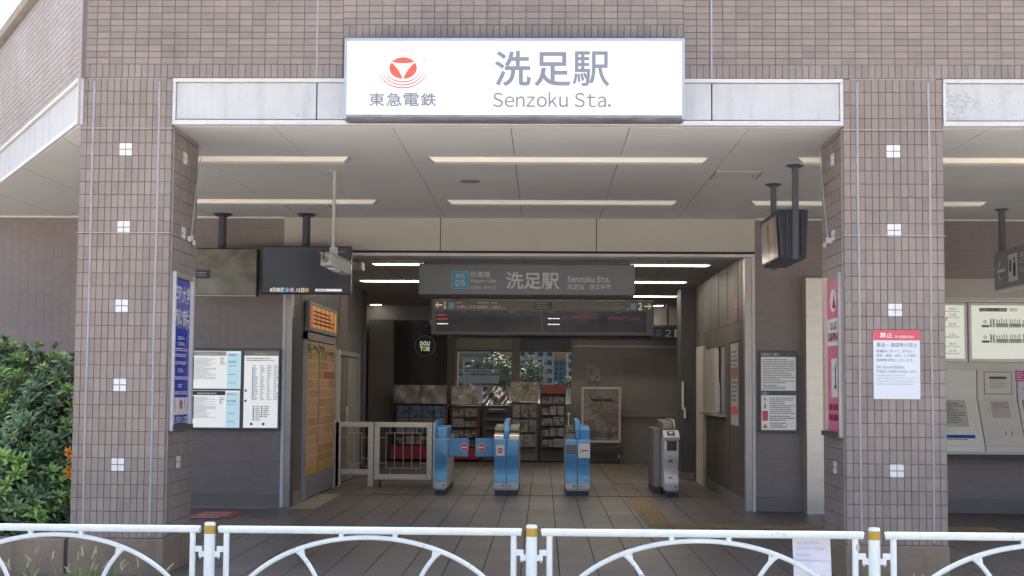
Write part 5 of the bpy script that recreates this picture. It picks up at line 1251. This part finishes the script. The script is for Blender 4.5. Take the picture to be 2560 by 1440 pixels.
# ------------------------------------------------------------------ street fence
FA, FB = Vector((-2.034, 8.21, 0)), Vector((1.910, 7.80, 0))       # first and third post
fd = (FB - FA); step = fd / 2; fu_ = fd.normalized(); slope = (.61 - .567) / fd.length
ZG = -.15
def fpt(p, s, z): return p + fu_ * s + Vector((0, 0, z))
def fence_post(p, ztop, label):
    t = thing('fence_post', label, 'fence post', (p.x, p.y, ZG), 'white posts of the street fence')
    MB().tube([(p.x, p.y, ZG), (p.x, p.y, ztop - .062)], .0335, 20).obj('shaft', fence_m, t, smooth=True)
    MB().tube([(p.x, p.y, ztop - .061), (p.x, p.y, ztop - .012)], .0338, 20).obj('reflective_band', yellow_m, t, smooth=True)
    MB().tube([(p.x, p.y, ztop - .0115), (p.x, p.y, ztop), (p.x, p.y, ztop + .006)], .0345, 20, r1=.030).obj('cap', fence_m, t, smooth=True)
    for s in (-1, 1): 
        c = p + fu_ * (s * .045); MB().obox((c.x, c.y, ztop - .187), fu_ * .022, Vector((-fu_.y, fu_.x, 0)) * .006, (0, 0, .018)).obj('lug', fence_m, t, bevel=.003)
    for s in (-1, 1):
        c = p + fu_ * (s * .058); MB().tube([(c.x, c.y, ztop - .215), (c.x, c.y, ztop - .2)], .007, 8).obj('bolt', steel_dull_m, t)
def fence_panel(p0, p1, z0, z1, label):
    mid = (p0 + p1) / 2; t = thing('arched_fence', label, 'fence', (mid.x, mid.y, ZG), 'white arched panels of the street fence')
    d = (p1 - p0); Ln = d.length; u = d.normalized(); nrm = Vector((-u.y, u.x, 0))
    zt = lambda s: z0 + (z1 - z0) * (s / Ln)
    def pt(s, dz, off=0): q = p0 + u * s + nrm * off; return (q.x, q.y, zt(s) + dz)
    e = .072; r_ = .0225
    MB().tube([pt(e - .012, -r_ - .002), pt(e, -r_), pt(Ln - e, -r_), pt(Ln - e + .012, -r_ - .002)], r_, 20).obj('top_rail', fence_m, t, smooth=True)
    for s in (e + .035, Ln - e - .035):
        MB().tube([pt(s, -2 * r_ + .003), pt(s, ZG + .12 - zt(s))], .018, 16).obj('upright', fence_m, t, smooth=True)
        sg = -1 if s < 1 else 1
        c = Vector(pt(s + sg * .034, -.143)); MB().obox(c, u * .026, nrm * .006, (0, 0, .018)).obj('lug', fence_m, t, bevel=.003)
    MB().tube([pt(e + .035, ZG + .13 - zt(e)), pt(Ln - e - .035, ZG + .13 - zt(Ln))], .018, 14).obj('bottom_rail', fence_m, t, smooth=True)
    # the great arch and the two curls
    cx_ = Ln / 2; a_ = (Ln - 2 * e - .07) / 2; H_ = .72
    def arch(s):  # depth of the arch below the rail at distance s from the middle
        return -.064 - .60 * (1 - math.sqrt(max(0, 1 - (s / (a_ * 1.02)) ** 2)))
    pts = [pt(cx_ + a_ * math.sin(R(-88 + 176 * k / 48)), arch(a_ * math.sin(R(-88 + 176 * k / 48)))) for k in range(49)]
    MB().tube(pts, .0145, 14).obj('arch', fence_m, t, smooth=True)
    for sg in (-1, 1):
        s0 = .50 * a_; d0 = arch(s0) - .006
        cur = []
        for k in range(19):
            v = k / 18; s = s0 - .20 * (1 - (1 - v) ** 2) * .9; dz = d0 - .42 * (v ** 1.15)
            cur.append(pt(cx_ + sg * s, dz))
        MB().tube(cur, .0135, 12).obj('curl', fence_m, t, smooth=True)
        a, b = pt(cx_ + sg * (s0 + .022), arch(s0 + .022)), pt(cx_ + sg * (s0 - .045), arch(s0 - .045))
        c2 = cur[3]
        mb = MB(); mb.prism([(0, 0), (1, 0), (2, 0)], lambda p, q, tt: Vector((a, b, c2)[p]) + nrm * tt, -.006, .006); mb.obj('gusset', fence_m, t)
        s = .165
        MB().tube([pt(cx_ + sg * s, -2 * r_ + .004), pt(cx_ + sg * s, arch(s) + .008)], .0165, 12).obj('spacer', fence_m, t, smooth=True)
    return t
posts = [FA + step * k for k in range(-1, 4)]
labs = ['white fence post standing beyond the shrubs', 'white fence post with a yellow band in front of the clinic sign pillar', 'white fence post with a yellow band in the middle of the entrance', 'white fence post with a yellow band in front of the prohibition notice pillar', 'white fence post standing beyond the ticket machines']
for k in range(0, 5): fence_post(posts[k], .575 + .0225 * (k - 1) + .005, labs[k])
plabs = ['white arched fence panel in front of the shrubs and weeds', 'white arched fence panel between the clinic pillar and the middle post', 'white arched fence panel carrying the paper note', 'white arched fence panel in front of the ticket machines']
for k in range(4):
    z0 = .567 + .0215 * (k - 1); fence_panel(posts[k], posts[k + 1], z0, z0 + .0215, plabs[k])
# paper note taped to the fence, seen from its back
nt_ = thing('paper_note', 'sheet of paper taped to the fence with faint writing showing through', 'note', (1.52, 7.82, .2))
n = 8; P = []; F = []
for j in range(n + 1):
    for i in range(7):
        u_, v_ = i / 6, j / n; q = FA + fu_ * (3.505 + .215 * u_ + .012 * (1 - v_)) + Vector((-fu_.y, fu_.x, 0)) * (.028 + .012 * math.sin(u_ * 3 + v_ * 4) * (1 - v_))
        P.append((q.x, q.y, .20 + .365 * v_))
for j in range(n):
    for i in range(6): a = j * 7 + i; F.append((a, a + 1, a + 8, a + 7))
sm = MB().add(P, F).obj('sheet', mat('note_paper', (.70, .70, .78), .8, var=.05, scale=9), nt_, smooth=True)
fn = frame(FA + fu_ * 3.60 + Vector((-fu_.y, fu_.x, 0)) * .012, fu_, (0, 0, 1))
w = MB()
r6 = random.Random(4)
for z, k_ in ((.535, 9), (.505, 11), (.465, 5)):
    x = -.07
    for k in range(k_):
        pts = [fn(x + .012 * math.sin(q * 2.1 + k * 1.7), z + .010 * math.cos(q * 2.7 + k), .002) for q in (0, .7, 1.4, 2.1)]
        w.tube(pts, .0011, 4, caps=False); x += .016
w.obj('faint_writing', mat('faint_writing', (.42, .42, .50), .8, var=0), nt_)
MB().rect(fn, -.09, .115, .21, .43, .004).obj('shaded_picture', picture_mat('note_picture', [(.60, .60, .68), (.70, .70, .76), (.74, .74, .80)], 6, rough=.8, distort=1), nt_)
MB().tube([fpt(FA, 3.865, .50), fpt(FA, 3.865, .535)], .0192, 12).obj('tape', mat('clear_tape', (.5, .5, .46), .25, var=.2, scale=30), nt_)

# ------------------------------------------------------------------ planter, shrubs, weeds
pl = thing('planter', 'low brown rendered planter wall left of the pillar under the shrubs'.replace('left of', 'beside'), 'planter', (-5, 10.1, ZG))
MB().box(-7.5, -3.592, 10.05, 10.22, ZG, .262).obj('front_wall', plinth_m, pl, bevel=.012)
MB().box(-3.59, -3.566, 10.07, 10.25, ZG, .25).obj('joint', navy_m, pl)
MB().box(-7.5, -3.70, 10.221, 12.4, ZG, .20).obj('soil', soil_m, pl)
MB().box(-3.70, -3.60, 10.221, 12.4, ZG, .255).obj('side_wall', plinth_m, pl)
MB().box(-7.5, -3.60, 12.401, 12.55, ZG, .262).obj('back_wall', plinth_m, pl)

def rosette(mb, c, axis, size, r, nl):
    axis = axis.normalized(); t0 = axis.cross(Vector((.3, .7, .2))).normalized(); t1 = axis.cross(t0)
    for k in range(nl):
        a = k * 2.4 + r.uniform(-.2, .2); ring_ = k / nl; tilt = .25 + 1.05 * ring_ + r.uniform(-.12, .12)
        out = t0 * math.cos(a) + t1 * math.sin(a); d = (axis * math.cos(tilt) + out * math.sin(tilt)).normalized()
        side = d.cross(axis).normalized() if d.cross(axis).length > .05 else t0
        up = side.cross(d).normalized(); L_ = size * r.uniform(.75, 1.1) * (.65 + .45 * ring_); W_ = L_ * r.uniform(.13, .17)
        b = c + d * (size * .06)
        p1 = b + d * (L_ * .55) + up * (L_ * .03); tip = b + d * L_ - up * (L_ * .14)
        mb.add([b, p1 + side * W_ - up * W_ * -.25, p1, p1 - side * W_ + up * W_ * .25, tip], ((0, 2, 1), (0, 3, 2), (1, 2, 4), (2, 3, 4)))
def shrub(label, cx_, cy_, rx, ry, z0, zt, n, seed, loc):
    t = thing('shrub', label, 'shrub', loc, 'shrubs in the planter'); r = random.Random(seed)
    old, new = MB(), MB(); st_ = MB()
    for k in range(6):
        a = r.uniform(0, 6.28); st_.tube([(cx_, cy_, z0), (cx_ + .3 * rx * math.cos(a), cy_ + .3 * ry * math.sin(a), z0 + (zt - z0) * .45), (cx_ + .7 * rx * math.cos(a), cy_ + .7 * ry * math.sin(a), z0 + (zt - z0) * r.uniform(.6, .85))], .018, 6, r1=.006)
    st_.obj('stem', bark_m, t)
    for k in range(n):
        # points through the outer shell of an uneven dome
        th = r.uniform(0, 2 * math.pi); ph = math.asin(r.uniform(-.55, 1)); d = Vector((math.cos(th) * math.cos(ph), math.sin(th) * math.cos(ph), math.sin(ph)))
        lump = 1 + .13 * math.sin(3 * th + seed) * math.cos(4 * ph) + .10 * math.sin(7 * th + 2 * ph + seed)
        q = lump * (r.uniform(.62, 1.0) ** .5)
        zc = z0 + (zt - z0) * .42; c = Vector((cx_ + rx * d.x * q, cy_ + ry * d.y * q, zc + (zt - zc) * d.z * q if d.z > 0 else zc + (zc - z0) * 1.7 * d.z * q))
        if c.z < z0 - .02: c.z = z0 + r.uniform(0, .15)
        if c.x > -3.59 and c.y > 9.98: c.x = -3.6 - r.uniform(0, .1)
        ax_ = (d + Vector((0, -.25, .55)) + Vector((r.uniform(-.4, .4), r.uniform(-.4, .4), r.uniform(-.2, .2))))
        fresh = q > .93 and r.random() < .42
        rosette(new if fresh else old, c, ax_, r.uniform(.062, .125), r, 12 if fresh else 9)
    old.obj('foliage', leaf_m, t, kind='stuff'); new.obj('young_foliage', leaf_new_m, t, kind='stuff')
    return t
shrub('rounded glossy green shrub touching the tiled pillar', -3.98, 11.0, .50, .65, .18, 1.62, 1150, 1, (-3.98, 11.0, .2))
shrub('taller glossy green shrub set back behind the low one', -4.72, 11.3, .62, .75, .18, 1.80, 1350, 2, (-4.72, 11.3, .2))
shrub('low glossy green shrub spilling over the planter wall', -4.30, 10.55, .62, .40, .18, .95, 800, 3, (-4.3, 10.55, .2))
shrub('glossy green shrub further along the planter', -5.7, 11.2, .6, .75, .18, 1.7, 650, 4, (-5.7, 11.2, .2))
t = thing('orange_flower', 'small orange flowers peeping out beside the tiled pillar', 'flower', (-3.62, 10.28, .3))
for z, s in ((.90, .045), (.86, .03), (.77, .04), (.72, .035)):
    mb = MB(); rosette(mb, Vector((-3.605 - .01 * s, 10.18, z)), Vector((-.1, -1, .3)), s * 1.3, rnd, 14); mb.obj('flower', orange_m, t)
MB().tube([(-3.63, 10.4, .2), (-3.62, 10.28, .6), (-3.605, 10.2, .9)], .006, 6).obj('stem', mat('green_stem', (.08, .14, .04), .6, var=0), t)

def weeds(label, spots, loc, heads):
    t = thing('weed_clump', label, 'weeds', loc, 'weeds along the fence'); bl, hd = MB(), MB(); r = random.Random(int(loc[0] * 10) + 50)
    for x, y, n_, h in spots:
        for k in range(n_):
            a = r.uniform(0, 6.28); lean = r.uniform(.03, .22); hh = h * r.uniform(.6, 1.05); b = Vector((x + r.gauss(0, .05), y + r.gauss(0, .05), ZG)); d = Vector((math.cos(a), math.sin(a), 0)); s = Vector((-math.sin(a), math.cos(a), 0)) * r.uniform(.002, .005)
            p = [b + d * lean * (v ** 2) + Vector((0, 0, hh * (v - .12 * v * v))) for v in (0, .4, .75, 1)]
            bl.add([p[0] - s, p[0] + s, p[1] - s, p[1] + s, p[2] - s * .7, p[2] + s * .7, p[3]], ((0, 1, 3, 2), (2, 3, 5, 4), (4, 5, 6)))
            if r.random() < heads:
                dd = (p[3] - p[2]).normalized(); hd.tube([p[3] - dd * .005, p[3] + dd * .018, p[3] + dd * .042, p[3] + dd * .06 + Vector((0, 0, -.004))], .0085, 6, r1=.003); 
    bl.obj('blade', grass_m, t, kind='stuff')
    if hd.v: hd.obj('seed_head', seed_m, t, kind='stuff')
weeds('foxtail weeds with pale seed heads in front of the planter', [(-3.15, 8.75, 40, .50), (-2.97, 8.72, 46, .52), (-3.42, 8.8, 26, .55), (-2.80, 8.7, 30, .48), (-2.66, 8.75, 16, .46), (-3.02, 8.9, 24, .56)], (-3.1, 8.75, ZG), .16)
weeds('thin weeds at the foot of the notice pillar', [(2.22, 9.3, 12, .50), (2.55, 9.4, 8, .42), (2.85, 9.4, 9, .50), (1.98, 9.2, 7, .42)], (2.4, 9.3, ZG), .05)

# ------------------------------------------------------------------ roof and added buildings, fence and trees standing in for shop glass reflections
structure('roof', MB().prism([(wing_x(10.4) + .3, 10.4), (9.1, 10.4), (9.1, 26.3), (-5.4, 26.3), (-5.4, 17), (wing_x(15.9) + .3, 15.9)], lambda p, q, t: (p, q, t), 4.0, 4.2), midgrey_m)
def standin_building(label, x0, x1, y, ztop, m, rows, cols_, loc, balcony=False):
    t = thing('standin_building', label, 'building', loc, 'buildings standing in for reflections in the shop windows')
    MB().box(x0, x1, y, y + (x1 - x0), -.17, ztop).obj('wall', m, t); MB().box(x0 - .2, x1 + .2, y - .2, y + (x1 - x0), ztop + .002, ztop + .35).obj('roof', midgrey_m, t)
    dx = (x1 - x0) / cols_; dz = (ztop - .6) / rows
    for j in range(rows):
        for i in range(cols_):
            MB().box(x0 + (i + .22) * dx, x0 + (i + .78) * dx, y - .06, y - .002, .5 + (j + .25) * dz, .5 + (j + .8) * dz).obj('window', mat('far_window', (.10, .12, .14), .2, var=0), t)
        if balcony: MB().box(x0, x1, y - .8, y - .07, .5 + j * dz, .5 + (j + .2) * dz).obj('balcony', white_m, t)
standin_building('white low house standing in for a reflection in the first shop window', -7.2, -4.2, 120, 4.0, mat('far_white', (.62, .62, .58), .8, var=.05), 2, 3, (-5.7, 120, ZG))
standin_building('white mid rise standing in for a reflection in the second shop window', -3.2, 1.4, 170, 6.2, MATS['far_white'], 5, 4, (-1, 170, ZG))
standin_building('pale blue distant tower standing in for a reflection in the second shop window', 2.6, 6.4, 330, 7.6, mat('far_blue', (.22, .32, .40), .8, var=.05), 6, 3, (4.5, 330, ZG))
standin_building('white apartment block with balconies standing in for a reflection in the second shop window', 2.3, 4.4, 130, 4.8, MATS['far_white'], 5, 2, (3.3, 130, ZG), True)
structure('standin_fence', MB().box(-9, -2.0, 60, 60.1, 1.55, 1.9).box(-9, -2, 60, 60.1, .2, 1.45).box(-9, -2, 60, 60.1, 2.0, 2.06).box(-9, -2, 60, 60.1, 2.12, 2.18), mat('far_fence', (.45, .46, .46), .7, var=.05))  # added bars in place of those reflected in the shop glass
def tree(label, x, y, h, r_, seed, loc):
    t = thing('tree', label, 'tree', loc, 'trees standing in for reflections in the shop windows'); r = random.Random(seed)
    MB().tube([(x, y, -.17), (x + .05, y, h * .35), (x, y + .1, h * .8)], r_ * .09, 8, r1=r_ * .03).obj('trunk', bark_m, t)
    mb = MB()
    for k in range(5): a = r.uniform(0, 6.28); mb.tube([(x, y, h * .4), (x + r_ * .6 * math.cos(a), y + r_ * .6 * math.sin(a), h * r.uniform(.55, .8))], r_ * .03, 5, r1=r_ * .01)
    mb.obj('limb', bark_m, t)
    mb = MB()
    for k in range(900):
        d = Vector((r.gauss(0, 1), r.gauss(0, 1), r.gauss(0, 1))).normalized(); q = r.uniform(.3, 1) ** .5 * (1 + .2 * math.sin(d.x * 5 + seed) * math.cos(d.z * 6))
        c = Vector((x + d.x * r_ * q, y + d.y * r_ * q, h * .62 + d.z * h * .38 * q)); s = r_ * r.uniform(.05, .11); n1 = Vector((r.gauss(0, 1), r.gauss(0, 1), r.gauss(0, 1))).normalized(); n2 = n1.cross(d).normalized()
        mb.add([c + n1 * s, c + n2 * s * .6, c - n1 * s, c - n2 * s * .6], ((0, 1, 2, 3),))
    mb.obj('crown', mat('hazed_leaf', (.15, .19, .125), .7, rand=.3, var=.1), t, kind='stuff')  # leaf colour dulled to imitate haze
tree('dark green round tree standing in for a reflection in the first shop window', -2.5, 70, 3.1, 1.7, 1, (-2.5, 70, ZG))
tree('loose green tree standing in for a reflection in the second shop window', -.75, 80, 3.2, 1.1, 2, (-.75, 80, ZG))
tree('low green tree by the apartment block standing in for a window reflection', 1.9, 90, 2.1, 1.0, 3, (1.9, 90, ZG))

# ------------------------------------------------------------------ pieces set into or printed on a part belong to that part
CARRIERS = {'screen': ('screen_bezel',), 'panel': ('bezel', 'case'), 'no_entry_disc': ('no_entry_rim',), 'no_entry_bar': ('no_entry_rim',), 'badge': ('badge_rim',), 'badge_lettering': ('badge_rim',),
            'station_character': ('face',), 'station_lettering': ('face',), 'company_character': ('face',), 'emblem_lobe': ('face',), 'emblem_wave': ('face',), 'emblem_lettering': ('face',),
            'lettering': ('face', 'plate', 'header_panel', 'disc', 'sheet', 'case'), 'header_lettering': ('header',), 'small_lettering': ('plate',), 'print': ('sheet', 'face', 'poster'), 'notice_print': ('notice',), 'notice_band': ('notice',),
            'label_print': ('label', 'front_label'), 'label_ring': ('front_label',), 'label_band': ('label',), 'poster_print': ('poster',), 'heading_print': ('heading_band',), 'hour_column': ('sheet',), 'blue_field': ('sheet',), 'heading_band': ('sheet', 'face'),
            'route_mark': ('sheet',), 'route_line': ('face',), 'route_block': ('face',), 'map_road': ('map_field',), 'map_mark': ('map_field', 'white_field'), 'mural_brick': ('door_leaf',), 'mural_vine': ('door_leaf',), 'handle': ('door_leaf',), 'handle_lever': ('door_leaf',),
            'led_line': ('led_screen',), 'column_heading': ('led_screen',), 'advert_print': ('advert_plate',), 'caption_print': ('caption_box',), 'slot_mouth': ('ticket_slot',), 'reader_mark': ('reader_pad',), 'caster': ('caster_fork',), 'stripe': ('case',),
            'symbol': ('case',), 'search_print': ('search_bar',), 'day_lettering': ('day_disc',), 'disc_mark': ('white_disc',), 'vent_rib': ('case',), 'letter': ('disc',), 'foot_latch': ('foot_panel',), 'reflective_band': ('shaft',), 'bolt': ('lug',), 'clip': ('strand',), 'cable': ('cable_gland',)}
def base(o): return o.name.split('.')[0]
def centre(o): return sum((Vector(c) for c in o.bound_box), Vector()) / 8
for th in [o for o in bpy.data.objects if o.parent is None and o.type == 'EMPTY']:
    kids = list(th.children)
    for k in kids:
        for cb in CARRIERS.get(base(k), ()):
            c = [q for q in kids if base(q) == cb and q is not k]
            if c:
                p = min(c, key=lambda q: (centre(q) - centre(k)).length); k.parent = p; k.location = (0, 0, 0); break
for o in bpy.data.objects:
    if o.parent is not None and ('print' in base(o) or base(o) in ('led_line', 'column_heading', 'scuff', 'route_mark', 'map_road', 'route_block', 'route_line', 'faint_writing')): o['kind'] = 'stuff'
